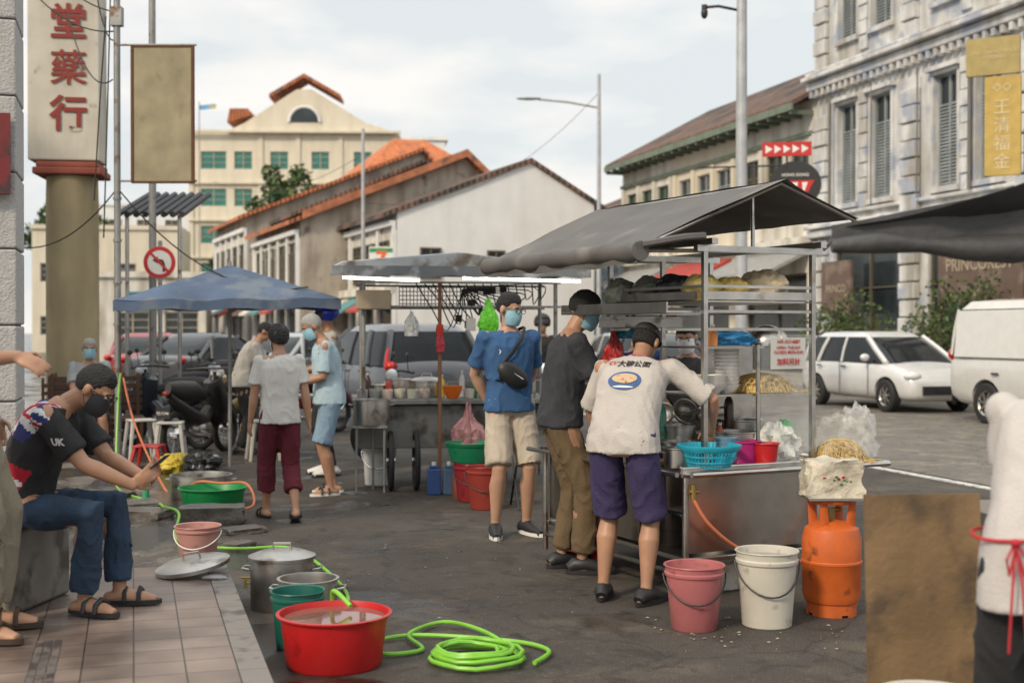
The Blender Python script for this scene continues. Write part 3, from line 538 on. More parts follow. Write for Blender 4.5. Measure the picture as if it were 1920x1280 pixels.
b=B();b.prism([(9.0+1.1*cos(a),-.36,17.75+1.1*sin(a)) for a in [pi*j/14 for j in range(15)]],(0,.05,0));part('vent',b,glassd,e,smooth=False);b=B().tube([(9.0+1.2*cos(a),-.36,17.75+1.2*sin(a)) for a in [pi*j/14 for j in range(15)]],.12,6);part('vent_surround',b,plw,e);wins(e,ops,'glass',framec,glassg)
b=B().box(0,7,0,6,0,17.6);b.box(-.2,7.2,-.2,6.2,17.61,17.9);b.box(1,1.2,0,.1,17.9,19);one('rooftop_building','white flat-roofed office block far behind','building',b,plw,(-12.6,108,0),6,smooth=False)
def block(label,loc,rz,w,h,d,mt,rows,cols,wh=1.3,ww=1.4):
    e=T('distant_block',label,'building',loc,rz);ops=[]
    for r_ in range(rows):
        for c_ in range(cols):
            x=(c_+.5)*w/cols;z=1.2+r_*(h-1.5)/rows;ops.append((x-ww/2,x+ww/2,z,z+wh))
    b=B();wallgrid(b,w,h,ops,.2);b.box(0,w,.21,d,0,h-.01);b.box(-.1,w+.1,-.15,-.003,h-.3,h);part('wall',b,mt,e,smooth=False);wins(e,ops,'glass',framec,glassd);return e
block('pale apartment block far down the street',(-48,140,0),8,15,15.5,6,plw,5,5)
block('low cream shophouse beside the side street',(-33,88,0),8,10,8.8,6,plc,2,4)
e=block('small pale shop with coloured signs across the side street',(-22,62,0),10,7,4.4,5,pls,1,3,1.2,1.6)
for k,(c_,x,w_) in enumerate((((.03,.16,.26),3.2,1.6),((.25,.03,.03),5.2,1.0))): part('shop_fascia',B().box(x,x+w_,-.35,-.2,2.7,3.4),m('fascia'+str(k),c_,.6,streak=.4),e,smooth=False)
# foliage
def tree(label,loc,clumps,n,sz,trunk=None,name='tree',cat='tree',dark=(.03,.055,.018)):
    e=T(name,label,cat,loc);b=B()
    for (cx,cy,cz,r) in clumps:
        for i in range(int(n*r*r)):
            d=V((random.gauss(0,1),random.gauss(0,1),random.gauss(0,1))).normalized()*r*(random.random()**.4);p=V((cx,cy,cz))+d;a=V((random.uniform(-1,1),random.uniform(-1,1),random.uniform(-.6,.6))).normalized()*sz;c=a.cross(V((random.random(),random.random(),random.random()))).normalized()*sz*.5
            b.mi=random.choice((0,0,1));b.quad(p-a,p+c,p+a,p-c)
    part('crown',b,[m('leaf_dark'+str(dark),dark,.6,var=.3,scale=2),m('leaf_light',(.11,.16,.04),.6,var=.3,scale=2)],e,smooth=False)
    q=B()
    top=max(c[2] for c in clumps);q.tube([(0,0,0),(.05,0,top*.5),(0,.05,top)],[.12 if trunk is None else trunk,.08,.03],8)
    for (cx,cy,cz,r) in clumps: q.tube([(0,0,cz*.4),(cx*.6,cy*.6,cz*.8),(cx,cy,cz)],[.06,.035,.015],6)
    part('trunk',q,m('bark',(.09,.07,.05),.9),e);return e
tree('leafy green tree rising between the shophouse roofs',(-15.6,86,0),[(0,0,10.6,1.3),(1.3,0,11.8,.9),(-1.3,0,9.6,1.0),(.6,0,8.6,1.2),(2.2,0,10.6,.8),(-.6,0,12.0,.7)],200,.24,.3,dark=(.055,.10,.03))
tree('small green tree beside the cream building',(-20.5,94,0),[(0,0,8,1.0),(1.1,0,6.8,1.0),(-.9,0,6.4,.9)],240,.24,.25)
tree('green tree down the side street',(-35,100,0),[(0,0,10,2.0),(2.4,0,9,1.6),(-2,0,8.7,1.4)],140,.32,.3)
for (u,v,r,h) in((30.6,18.6,.7,1.8),(31.6,18.7,.6,1.6),(29.6,18.6,.65,1.4),(32.5,18.6,.6,1.5),(26.6,18.6,.7,1.9),(25.8,18.7,.7,1.7),(25.0,18.6,.8,1.9),(27.4,18.7,.55,1.4)):
    tree('bushy green potted shrub on the pavement',S(u,v,.14),[(0,0,h,r),(.35,.1,h*.75,r*.8),(-.35,-.1,h*.8,r*.75),(.1,0,h*.45,r*.7),(.2,0,h+r*.6,r*.5)],300,.07,.04,'shrub','plant',dark=(.06,.10,.03))
# left buildings
gran=m('granite_pillar',(.40,.39,.38),.8,var=.1,scale=20,bump=.6,bscale=55)
e=T('pillar','grey textured stone-block pillar of the arcade','pillar',S(8.6,-.70,.1),RS)
b=B()
for k in range(14): b.box(-.62,0,0,.6,.0+k*.48,.47+k*.48)
part('stone_block',b,gran,e,smooth=False,bev=.012);part('core',B().box(-.6,-.02,.02,.58,0,6.7),m('mortar',(.12,.12,.12),.9),e,smooth=False)
sgn=T('wall_sign','small dark red wooden plaque fixed on the pillar','sign',S(8.57,-.83,2.35),RS,me=B().box(-.3,.10,-.05,0,0,.50).mesh(m('plaque_red',(.16,.015,.015),.5,dirt=((.05,.02,.02),9,.5)),False))
colm=m('column_yellow',(.42,.34,.20),.85,var=.15,scale=1.5,streak=.5,bump=.25,bscale=20,dirt=((.18,.16,.13),2.2,.60));sgm=m('sign_cream',(.56,.52,.44),.8,var=.1,scale=3,streak=.4,dirt=((.22,.19,.15),3.5,.62))
cx,cy=-6.03,17.4
e=T('column','ochre plastered round arcade column with red moulded capital','column',(cx,cy,0),8)
b=B().lathe((0,.3,0),[(.001,0),(.35,0),(.35,3.2),(.34,3.61),(.001,3.61)],28);part('shaft',b,colm,e)
b=B().box(-.45,.45,-.10,.7,3.615,3.71);b.box(-.41,.41,-.06,.68,3.71,3.79);part('capital',b,m('capital_red',(.30,.08,.05),.8,streak=.4),e,smooth=False,bev=.02)
sb=T('vertical_signboard','tall cream signboard with red Chinese characters over the column','sign',(cx,cy-.02,3.81),8)
part('board',B().box(-.52,.42,0,.6,0,4.2),sgm,sb,smooth=False,bev=.02);rl=m('letter_red',(.24,.03,.02),.7,dirt=((.45,.35,.3),14,.70))
for ch,z,of in(('行',.60,.012),('藥',1.22,.003),('堂',1.84,.010)): text(ch,.50,rl,sb,(.02,-.015,z),0,of,.006)
e=T('left_shophouse','dark upper facade and wall of the arcade shophouse','building',S(16.8,-2.0),RS)
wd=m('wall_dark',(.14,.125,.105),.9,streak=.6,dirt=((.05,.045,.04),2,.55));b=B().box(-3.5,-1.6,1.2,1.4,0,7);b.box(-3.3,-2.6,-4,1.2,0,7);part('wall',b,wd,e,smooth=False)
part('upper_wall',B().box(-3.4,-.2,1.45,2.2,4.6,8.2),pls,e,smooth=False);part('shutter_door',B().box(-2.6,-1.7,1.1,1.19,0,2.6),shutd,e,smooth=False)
b=B()
for i in range(8): b.tube([(i*.13,0,0),(i*.13,1.6,.45)],.05,6)
e=T('metal_awning','dark corrugated metal awning on posts behind the column','awning',(-5.6,18.2,3.15),0);part('canopy',b,m('awning_dark',(.06,.06,.065),.6,.3),e);
for x in(.1,.85): part('post',B().tube([(x,.1,0),(x,.1,-3.1)],.03),alu,e)
o=one('stone_bench','low painted concrete ledge at the foot of the pillar','bench',B().box(-.45,.16,-.25,.35,0,.40),m('ledge',(.20,.185,.165),.8,dirt=((.08,.07,.06),5,.52)),(-2.48,6.26,.152),-8,bev=.02)
polem=m('pole_grey',(.28,.28,.27),.5,.5,dirt=((.16,.09,.05),8,.58))
e=T('metal_pole','thin weathered steel pole carrying sign bracket and wires','pole',(-4.22,13.7,0));b=B().cyl((0,0,0),(0,0,5.4),.035);b.cyl((0,0,4.55),(.85,0,4.55),.012);b.cyl((0,0,3.1),(.85,0,3.1),.012)
for k in range(5): b.cyl((0,0,1.1+k*.45),(0,0,1.13+k*.45),.045)
b.box(-.06,.06,-.05,.05,4.75,4.95);part('shaft',b,polem,e)
e=T('hanging_signboard','faded yellow rusty signboard hanging from the pole','sign',(-3.72,13.62,3.09),0,me=B().box(-.30,.31,0,.05,0,1.42).mesh(m('sign_rust',(.31,.27,.17),.85,var=.2,scale=4,dirt=((.20,.14,.09),3.2,.60),streak=.35),False));
b=B();
for x0,x1,z0,z1 in((-.31,.32,-.02,0),(-.31,.32,1.42,1.44),(-.33,-.303,-.02,1.44),(.313,.335,-.02,1.44)): b.box(x0,x1,-.01,.06,z0,z1)
part('frame',b,m('rust',(.12,.05,.025),.85),e,smooth=False)
e=T('lamp_pole','tall grey pole rising behind the hanging signboard','pole',(-5.05,18.0,0),me=B().cyl((0,0,0),(0,0,8.5),.055,.045).mesh(polem))
# turn-ban sign
e=T('traffic_sign','round white traffic sign with red ring banning turns','sign',(-4.90,17.8,0));part('post',B().cyl((0,.03,0),(0,.03,2.75),.03),polem,e)
b=B();n=32;b.prism([(.225*cos(2*pi*j/n),0,2.45+.225*sin(2*pi*j/n)) for j in range(n)],(0,.012,0));part('plate',b,white,e,smooth=False)
rs=m('sign_red',(.50,.02,.02),.45);b=B();R=[[(r*cos(2*pi*j/n),-.004,2.45+r*sin(2*pi*j/n)) for j in range(n)] for r in(.168,.222)];b.loft(R,False);b.prism([(-.13,-.006,2.56),(-.105,-.006,2.585),(.13,-.006,2.34),(.105,-.006,2.315)],(0,.002,0));part('ring',b,rs,e,smooth=False)
b=B();b.tube([(.06,-.002,2.32),(.06,-.002,2.42),(.04,-.002,2.47),(-.02,-.002,2.48)],.018,4,el=.08);b.prism([(-.02,-.0035,2.43),(-.02,-.0035,2.53),(-.10,-.0035,2.48)],(0,.002,0));part('arrow',b,ink,e,smooth=False)
def lamp(loc,h,r,arm,label,rz=180):
    e=T('street_lamp',label,'street lamp',loc,rz);part('pole',B().tube([(0,0,0),(0,0,h+.9)],[r,r*.6],14),m('galv',(.42,.43,.44),.5,.3),e);part('arm',B().tube([(0,0,h-arm*.1),(arm*.5,0,h-.02),(arm,0,h+.08)],r*.45,8),m('galv'),e);part('lamp_head',B().sph((arm+.3,0,h+.1),(.42,.14,.06)),m('galv'),e)
lamp((2.85,42,0),9.0,.09,2.0,'tall slim street lamp with one side arm')
e=T('street_lamp','thick grey street pole with camera arm beside the road','street lamp',(3.94,22,0));part('pole',B().tube([(0,0,0),(0,0,8.6)],[.11,.085],18),m('galv'),e);b=B().tube([(0,0,6.98),(-.4,0,7.06),(-.62,0,7.04)],.025,8);part('arm',b,blk,e);part('camera',B().sph((-.64,0,6.94),(.06,.06,.1)).cyl((-.64,0,6.98),(-.64,0,7.08),.05),blk,e)
e=T('utility_pole','thin grey utility pole before the shophouses','pole',(-4.65,40,0),me=B().cyl((0,0,0),(0,0,7.8),.07,.05).mesh(m('galv')))
e=T('arrow_sign','red directional sign with five white arrows on bracket','sign',(6.0,27.5,5.25),-12,me=B().box(-.62,.42,0,.06,0,.30).mesh(rs,False))
for k in range(5): part('arrow',B().prism([(-.55+k*.19,-.004,.06),(-.55+k*.19,-.004,.24),(-.40+k*.19,-.004,.15)],(0,.003,0)),white,e,smooth=False)
part('bracket',B().cyl((-.1,.03,-1.0),(-.1,.03,0),.02).cyl((-2.0,.03,-.2),(-.1,.03,-.2),.02),blk,e)
e=T('round_shop_sign','round black hanging sign with red and white emblem','sign',(6.08,27.5,4.64),-12);n=36;part('board',B().prism([(.55*cos(2*pi*j/n),0,.50*sin(2*pi*j/n)) for j in range(n)],(0,.06,0)),blk,e,smooth=False);text('HONG KONG',.09,white,e,(0,-.006,.20),0,.001);part('emblem',B().prism([(-.40,-.004,.08),(.40,-.004,.08),(.24,-.004,-.22),(-.24,-.004,-.22)],(0,.003,0)),rs,e,smooth=False)
for k in range(3): part('emblem_mark',B().prism([(-.26+k*.2,-.007,.04),(-.14+k*.2,-.007,.04),(-.17+k*.18,-.007,-.16),(-.20+k*.18,-.007,-.16)],(0,.002,0)),white,e,smooth=False)
ye=m('sign_yellow',(.46,.32,.08),.6,streak=.25);yt=m('sign_tan',(.36,.28,.10),.6,streak=.3)
e=T('yellow_shop_sign','tan rectangular shop sign with raised gold lettering','sign',(8.75,23.3,6.15),-30,me=B().box(-.48,.45,0,.1,0,.68).mesh(yt,False));text('ONG CHENG HOCK\nTRADING',.09,m('gold',(.50,.40,.20),.5),e,(0,-.006,.36),0,.001)
e=T('vertical_yellow_sign','tall yellow sign with gold Chinese characters','sign',(8.80,23.3,4.32),-30,me=B().box(-.20,.42,0,.1,0,1.80).mesh(ye,False));gd=m('gold2',(.58,.47,.28),.5)
for k,ch in enumerate('王清福金'): text(ch,.30,gd,e,(.10,-.006,1.22-k*.33),0,.001)
text('◇◇',.16,gd,e,(.10,-.006,1.58),0,.001)
e=T('side_sign','faded beige sign board projecting from the building','sign',(9.45,23.4,4.4),-30,me=B().box(-.1,.9,0,.1,0,.8).mesh(yt,False))
e=T('convenience_store_sign','square white and green store sign with a red seven','sign',(-4.6,45,4.0),0,me=B().box(-.42,.42,0,.1,-.45,.45).mesh(white,False))
for z in(-.40,.26): part('stripe',B().box(-.40,.40,-.012,-.004,z,z+.14),m('sign_green',(.02,.25,.08),.5),e,smooth=False)
text('7',.75,m('sign_orange',(.75,.12,.02),.5),e,(0,-.016,0),0,.02);text('ELEVEN',.13,rs,e,(0,-.02,-.02),0,.002)
# ---------------- vehicles
glassc=m('car_glass',(.014,.017,.02),.08);glassc.node_tree.nodes['Principled BSDF'].inputs['Specular IOR Level'].default_value=.22;redl=m('tail_light',(.50,.02,.015),.15);hlm=m('head_light',(.7,.72,.74),.1)
def wheel(r=.30,w=.2):
    b=B();pr=[(r*.62,-w/2),(r*.9,-w/2),(r,-w*.35),(r,w*.35),(r*.9,w/2),(r*.62,w/2),(r*.62,-w/2)];b.lathe((0,0,0),pr,28);return b.xf(M.Rotation(rad(90),4,'Y'))
def rim(r=.30,w=.2):
    b=B();b.lathe((0,0,0),[(r*.63,-w*.42),(r*.55,-w*.3),(r*.55,w*.3),(r*.63,w*.42)],24)
    for k in range(7):
        a=2*pi*k/7;b.add([(x*cos(a)-y*sin(a),x*sin(a)+y*cos(a),z) for z in(-w*.40,w*.40) for y in(-.022,.022) for x in(.02,r*.6)],[(0,2,3,1),(4,5,7,6),(0,1,5,4),(2,6,7,3),(0,4,6,2),(1,3,7,5)])
    b.cyl((0,0,-w*.42),(0,0,w*.42),.05);return b.xf(M.Rotation(rad(90),4,'Y'))
def rr(cx,y0,y1,w,z,rad_=.25,n=6):
    P=[];hx=w;
    for (sx,yc,a0) in((1,y1-rad_,0),(-1,y1-rad_,90),(-1,y0+rad_,180),(1,y0+rad_,270)):
        for k in range(n): a=rad(a0+90*k/(n-1));P.append((sx*(hx-rad_)+rad_*cos(a),yc+rad_*sin(a),z))
    return P
CARS={'hatch':dict(st=[(-1.98,.66,.38,.74),(-1.94,.76,.25,.95),(-1.7,.83,.2,1.0),(0,.85,.2,.96),(.9,.845,.2,.93),(1.15,.84,.2,.92),(1.65,.80,.2,.80),(1.88,.74,.22,.68),(1.97,.64,.30,.55)],cab=[(.90,-1.88,1.25,.80,.3),(1.15,-1.82,.82,.74,.3),(1.38,-1.68,.42,.66,.28),(1.46,-1.5,.22,.58,.25)],wy=(-1.22,1.25),r=.30,L=1.98),
'sedan':dict(st=[(-2.2,.66,.4,.82),(-2.15,.76,.25,.95),(-1.6,.83,.2,1.0),(0,.86,.2,.95),(1.0,.85,.2,.92),(1.8,.80,.2,.80),(2.15,.74,.25,.62)],cab=[(.90,-1.65,1.1,.80,.3),(1.15,-1.2,.65,.72,.3),(1.36,-.85,.25,.64,.28),(1.43,-.7,.1,.56,.25)],wy=(-1.35,1.35),r=.31,L=2.2),
'van':dict(st=[(-2.35,.78,.35,1.10),(-2.3,.84,.25,1.15),(-1.0,.85,.22,1.15),(1.5,.85,.22,1.15),(2.1,.84,.22,1.05),(2.3,.78,.25,.95),(2.38,.68,.35,.75)],cab=[(1.10,-2.3,2.2,.84,.2),(1.5,-2.28,1.95,.80,.22),(1.85,-2.22,1.6,.76,.22),(1.98,-2.05,1.4,.68,.25)],wy=(-1.3,1.5),r=.33,L=2.38)}
def car(kind,col,loc,head,label,group=None,name='parked_car',cat='car',panel=False,big=False):
    k=CARS[kind];e=T(name,label,cat,loc,head-90,group);pm=m('paint_'+str(col),col,.25,.1,var=.04);pm.node_tree.nodes['Principled BSDF'].inputs['Coat Weight'].default_value=.6
    R=[]
    for y,w,z0,z1 in k['st']:
        h=z1-z0;half=[(0,z0),(w*.82,z0),(w*.95,z0+h*.12),(w,z0+h*.42),(w*.985,z0+h*.72),(w*.955,z0+h*.92),(w*.84,z1),(w*.4,z1+.025),(0,z1+.03)]
        R.append([(x,y,z) for x,z in half]+[(-x,y,z) for x,z in half[-2:0:-1]])
    b=B().loft(R);body=part('body',b,pm,e)
    sb_=body.modifiers.new('s','SUBSURF');sb_.levels=1;sb_.render_levels=1
    cut=B();
    for wy in k['wy']: cut.cyl((-1.2,wy,k['r']),(1.2,wy,k['r']),k['r']+.06,n=24)
    co=bpy.data.objects.new('t',cut.mesh(rub));C.objects.link(co);co.parent=e;bo_=body.modifiers.new('b','BOOLEAN');bo_.object=co;bo_.solver='EXACT'
    bpy.context.view_layer.update();dg=bpy.context.evaluated_depsgraph_get();me=bpy.data.meshes.new_from_object(body.evaluated_get(dg));body.modifiers.clear();body.data=me;me.set_sharp_from_angle(angle=rad(40));bpy.data.objects.remove(co)
    cb=k['cab'];g=B().loft([rr(0,y0,y1,w,z,r_) for z,y0,y1,w,r_ in cb[:3]]);part('windows',g,glassc,e)
    part('roof',B().loft([rr(0,cb[2][1]-.01,cb[2][2]+.01,cb[2][3]+.008,cb[2][0]-.03,cb[2][4])]+[rr(0,y0,y1,w,z,r_) for z,y0,y1,w,r_ in cb[3:]]+[rr(0,cb[3][1]+.4,cb[3][2]-.3,cb[3][3]-.2,cb[3][0]+.03,.2)]),pm,e)
    for sx in(-1,1):
        for f in(0,1):
            P=[(sx*(c[3]-.06),(c[1]+.08) if f==0 else (c[2]-.08),c[0]) for c in cb[:3]];part('pillar',B().tube(P,.055,6),pm,e)
        if not panel:
            mid=[(sx*(c[3]+.004),-.28,c[0]) for c in cb[:3]];part('pillar',B().tube(mid,.035,6),pm,e)
            mid=[(sx*(c[3]+.004),-1.15+.1*i,c[0]) for i,c in enumerate(cb[:3])];part('pillar',B().tube(mid,.05,6),pm,e)
        else:
            part('side_panel',B().loft([[(sx*(c[3]+.012),-2.1,c[0]-.03),(sx*(c[3]+.012),.55,c[0]-.03),(sx*(c[3]-.04),.55,c[0]-.03),(sx*(c[3]-.04),-2.1,c[0]-.03)] for c in cb[:3]]),pm,e)
    for wy in k['wy']:
        for sx in(-1,1):
            w=part('wheel',wheel(k['r']),rub,e,(sx*(.745),wy,k['r']));part('rim',rim(k['r']),alu,w)
    L_=k['L'];zb=k['st'][1][3]
    for sx in(-1,1):
        b=B();b.sph((sx*.62,L_-.16,.68 if kind!='van' else .85),(.17,.12,.085));part('headlight',b,hlm,e)
        b=B()
        if big:
            b.sph((sx*.70,-L_+.12,zb-.05),(.10,.11,.07),None,16);b.tube([(sx*.765,-L_+.12,zb-.02),(sx*.745,-L_+.15,zb+.10),(sx*.69,-L_+.22,zb+.22)],[.035,.025,.015],8)
        else: b.sph((sx*.72,-L_+.09,zb-.04),(.09,.11,.11 if kind!='sedan' else .07))
        part('tail_light',b,redl,e)
        b=B();b.sph((sx*(.93),.75 if kind!='van' else 1.5,1.0 if kind!='van' else 1.2),(.10,.06,.07));part('mirror',b,pm,e)
        for y in(-.28,.72): part('door_seam',B().box(sx*(.857)-.004,sx*.857+.004,y,y+.012,.3,.93),blk,e,smooth=False)
        for y in(-.05,-.95): part('door_handle',B().box(sx*.87-.01,sx*.87+.01,y-.16,y,.80,.83),blk,e,smooth=False)
    part('grille',B().box(-.5,.5,L_-.04,L_+.012,.34,.50),blk,e,smooth=False,bev=.01);part('bumper_trim',B().box(-.7,.7,-L_,-L_+.03,.3,.42),blk,e,smooth=False,bev=.01)
    for y in(L_+.013,-L_-.03): part('number_plate',B().box(-.24,.24,y,y+.012,.40 if y>0 else .55,.49 if y>0 else .66),blk,e,smooth=False)
    return e
u_=RS+90
car('hatch',(.64,.64,.63),S(21.9,14.1),u_+180,'white compact hatchback parked facing along the kerb')
car('van',(.64,.63,.60),S(16.3,14.0),u_+180,'white panel van parked at the kerb behind a hatchback',name='parked_van',cat='van',panel=True)
car('hatch',(.075,.08,.095),(-1.98,21.0,0),u_+10,'dark grey hatchback with bright tail lights behind the stall',big=True).scale=(1.04,1.0,1.08)
car('sedan',(.035,.04,.05),S(22.5,9.6),u_+180,'dark saloon car on the road behind the food cart')
car('sedan',(.30,.30,.30),S(31.5,9.8),u_+180,'silver saloon car on the road farther back')
car('sedan',(.30,.02,.02),(-8.6,30.5,0),100,'dark red saloon car parked far back',group='cars parked across the street')
car('sedan',(.03,.03,.035),(-6.6,28,0),70,'black saloon car parked far back',group='cars parked across the street')
car('sedan',(.34,.36,.37),(-5.0,30.5,0),65,'silver saloon car parked far back',group='cars parked across the street')
car('sedan',(.4,.4,.4),(3.3,36,0),u_+180,'pale car approaching far down the road',group='cars parked across the street')
def moto(loc,head,col,label):
    e=T('motorcycle',label,'motorcycle',loc,head-90,'motorcycles parked by the stalls');pm=m('mpaint_'+str(col),col,.3)
    for y in(-.6,.62):
        b=B();b.tube([(0,y+.255*cos(a),.28+.255*sin(a)) for a in [2*pi*j/24 for j in range(24)]],.04,8,closed=True);w=part('wheel',b,rub,e)
        b=B()
        for j in range(10): a=2*pi*j/10;b.cyl((0,y,.28),(0,y+.24*cos(a),.28+.24*sin(a)),.005,n=4)
        b.cyl((-.05,y,.28),(.05,y,.28),.05);part('rim',b,chrome,w)
    b=B().tube([(0,.35,.95),(0,.28,.6),(0,.05,.42),(0,-.3,.5),(0,-.75,.75)],[.05,.07,.09,.11,.05],10);b.tube([(0,.3,.9),(0,.4,.55),(0,.42,.36)],[.10,.16,.09],10,el=1.5);part('body',b,pm,e)
    part('seat',B().tube([(0,.1,.72),(0,-.15,.78),(0,-.5,.80),(0,-.75,.84)],[.07,.12,.12,.07],10,el=.6),blk,e)
    part('handlebar',B().tube([(-.33,.25,1.02),(-.15,.33,1.04),(.15,.33,1.04),(.33,.25,1.02)],.016,8).tube([(0,.36,1.0),(0,.62,.28)],.03,8).tube([(-.28,.3,1.03),(-.3,.32,1.2)],.006,5).sph((-.3,.32,1.22),(.05,.012,.035)).tube([(.28,.3,1.03),(.3,.32,1.2)],.006,5).sph((.3,.32,1.22),(.05,.012,.035)),blk,e)
    part('headlight',B().sph((0,.42,.98),(.09,.07,.08)),hlm,e);part('fender',B().tube([(0,.62+.32*cos(a),.28+.32*sin(a)) for a in [rad(20+15*j) for j in range(9)]],.05,6,el=.4),pm,e)
    part('tail_light',B().sph((0,-.80,.78),(.05,.035,.03)),m('tail_dim',(.22,.02,.015),.3),e);part('number_plate',B().box(-.09,.09,-.87,-.86,.5,.62),blk,e,smooth=False)
    part('engine',B().sph((0,.05,.33),(.10,.17,.12)),alu,e);part('exhaust',B().tube([(.1,.05,.25),(.12,-.3,.26),(.14,-.8,.36)],[.02,.035,.04],8),chrome,e);return e
moto((-4.5,16.6,0),150,(.015,.02,.03),'black underbone motorcycle parked on its stand')
moto((-3.85,17.4,0),130,(.30,.22,.08),'gold and black motorcycle with wire wheels')
moto((-5.0,18.6,0),160,(.05,.06,.09),'dark motorcycle parked in a row');moto((-2.9,18.5,0),60,(.12,.02,.02),'dark red motorcycle parked behind the umbrella');moto((-1.0,15.0,0),200,(.3,.3,.3),'silver motorcycle parked behind the stall');moto((.42,17.85,0),-85,(.03,.03,.03),'black motorcycle ridden by a helmeted man')
e=moto((-3.75,15.4,0),75,(.02,.02,.02),'black motorcycle with rear plate towards the stalls');text('PJU1246',.045,white,e,(0,-.872,.56),0,.0005,.0005)
# ---------------- props helpers
def bucket(label,loc,col,h=.32,rt=.15,rb=.11,handle=True,hm=None,hang=True,name='bucket',water=None,rz=0,rib=True):
    e=T(name,label,'bucket',loc,rz);pm=m('pl_'+str(col),col,.42,var=.10,dirt=((col[0]*.6,col[1]*.6,col[2]*.55),13,.60));b=B()
    pr=[(.001,0),(rb*.95,0),(rb,.006),(rb+(rt-rb)*.8,h*.82)]
    if rib: pr+=[(rb+(rt-rb)*.82+.008,h*.84),(rb+(rt-rb)*.88+.008,h*.88),(rb+(rt-rb)*.9,h*.90)]
    pr+=[(rt,h-.008),(rt+.008,h-.004),(rt+.006,h),(rt-.004,h-.003),(rt-.006,h-.02),(rb-.004,.008),(.001,.008)]
    b.lathe((0,0,0),pr,32);part('body',b,pm,e)
    if handle:
        hh=B().tube([((rt+.01)*cos(a),-(rt*.55)*sin(a)-.07*sin(a)**2,h*.86-sin(a)*h*.42) for a in [pi*j/14 for j in range(15)]],.0045,6)
        part('handle',hh,hm or blk,e)
    if water: part('water',B().lathe((0,0,0),[(.001,h*water),(rb+(rt-rb)*water-.006,h*water)],28),m('water',(.35,.33,.30),.04,alpha=.85),e)
    return e
bucket('pink plastic bucket with black handle beside the food cart',(.92,6.45,0),(.42,.135,.14),.325,.148,.115)
bucket('white plastic pail with wire handle beside the gas cylinder',(1.30,6.52,0),(.53,.50,.43),.385,.155,.125,water=.9)
bucket('white pail under the steel food cart',(1.22,7.5,0),(.56,.54,.48),.36,.15,.125,hm=chrome)
bucket('small pale pink bucket on the walkway edge',(-2.04,8.3,.0),(.46,.23,.20),.24,.145,.11,hm=white)
bucket('dark teal bucket beside the walkway edge',(-1.02,6.08,0),(.01,.11,.085),.27,.125,.10,handle=False)
bucket('white paint pail with brand label by the cart wheel',(-1.30,12.5,0),(.58,.58,.56),.38,.16,.135,hm=chrome)
bucket('green basin bucket stacked beside the stall',(-.38,11.5,.32),(.01,.20,.09),.18,.22,.17,handle=False);bucket('dark red bucket below the second stall',(-.33,11.3,0),(.22,.015,.02),.34,.19,.15)
bucket('red bucket below the second stall',(-.22,10.8,0),(.24,.03,.02),.36,.17,.13);bucket('white bucket rim near the board',(1.28,3.9,.03),(.56,.53,.48),.36,.16,.13);bucket('red bucket behind the cook',(.50,8.35,0),(.40,.015,.02),.38,.17,.14)
def basin(label,loc,col,r,h,water=None,rz=0):
    e=T('basin',label,'basin',loc,rz);pm=m('pl_'+str(col),col,.38,var=.08,dirt=((col[0]*.65,col[1]*.65,col[2]*.65),9,.62));b=B().lathe((0,0,0),[(.001,0),(r*.80,0),(r*.84,.012),(r*.93,h*.85),(r*.96,h-.01),(r*1.01,h-.008),(r*1.02,h),(r*.96,h+.002),(r*.93,h-.02),(r*.80,.012),(.001,.012)],40);part('body',b,pm,e)
    if water: part('water',B().lathe((0,0,0),[(.001,h*water),(r*.80+r*.13*water,h*water)],32),m('water_surface',(.22,.10,.08),.03),e)
basin('large red plastic tub full of water on the road',(-.80,5.75,0),(.47,.014,.015),.255,.235,.90);basin('green plastic basin on the wet ground',(-2.55,10.9,0),(.005,.22,.06),.29,.17)
def pot(label,loc,r,h,lid=False,bail=False,mat=alu):
    e=T('cooking_pot',label,'pot',loc);b=B().lathe((0,0,0),[(.001,0),(r*.97,0),(r,.015),(r,h-.01),(r+.01,h-.006),(r+.01,h),(r-.006,h),(r-.008,h-.02),(r-.01,.01),(.001,.01)],36);part('body',b,mat,e)
    for sx in(-1,1): part('handle',B().tube([(sx*r,-.05,h*.78),(sx*(r+.04),-.04,h*.80),(sx*(r+.04),.04,h*.80),(sx*r,.05,h*.78)],.006,6),mat,e)
    if lid:
        l=part('lid',B().lathe((0,0,0),[(r+.012,h+.002),(r+.012,h+.012),(r*.7,h+.035),(r*.2,h+.045),(.001,h+.046)],36),mat,e);part('knob',B().tube([(-.05,0,h+.04),(-.045,0,h+.075),(.045,0,h+.075),(.05,0,h+.04)],.007,6),mat,l)
    if bail: part('bail',B().tube([(r*cos(a),-r*.9*sin(a),h*.95-.02*sin(a)) for a in [pi*j/12 for j in range(13)]],.004,5),mat,e)
pot('large dented aluminium stockpot with lid on the road',(-1.25,6.95,0),.17,.27,lid=True);pot('open stainless pot with bail handle beside the stockpot',(-1.05,6.58,0),.15,.23,bail=True);pot('wide metal wash pot on wet pavement',(-2.82,11.6,0),.27,.20)
e=one('pot_lid','large aluminium pot lid lying tilted on the walkway','lid',B().lathe((0,0,0),[(.205,0),(.205,.02),(.18,.03),(.06,.045),(.001,.047)],36).tube([(-.05,0,.04),(-.04,0,.08),(.04,0,.08),(.05,0,.04)],.007,6),alu,(-1.77,7.1,.19));e.rotation_euler=(rad(5),rad(-9),0)
def smoothp(P,n=6):
    P=[V(p) for p in P];o=[]
    for i in range(len(P)-1):
        a=P[max(i-1,0)];b_=P[i];c=P[i+1];d=P[min(i+2,len(P)-1)]
        for k in range(n):
            t=k/n;o.append(.5*((2*b_)+(c-a)*t+(2*a-5*b_+4*c-d)*t*t+(3*b_-a-3*c+d)*t**3))
    return o+[P[-1]]
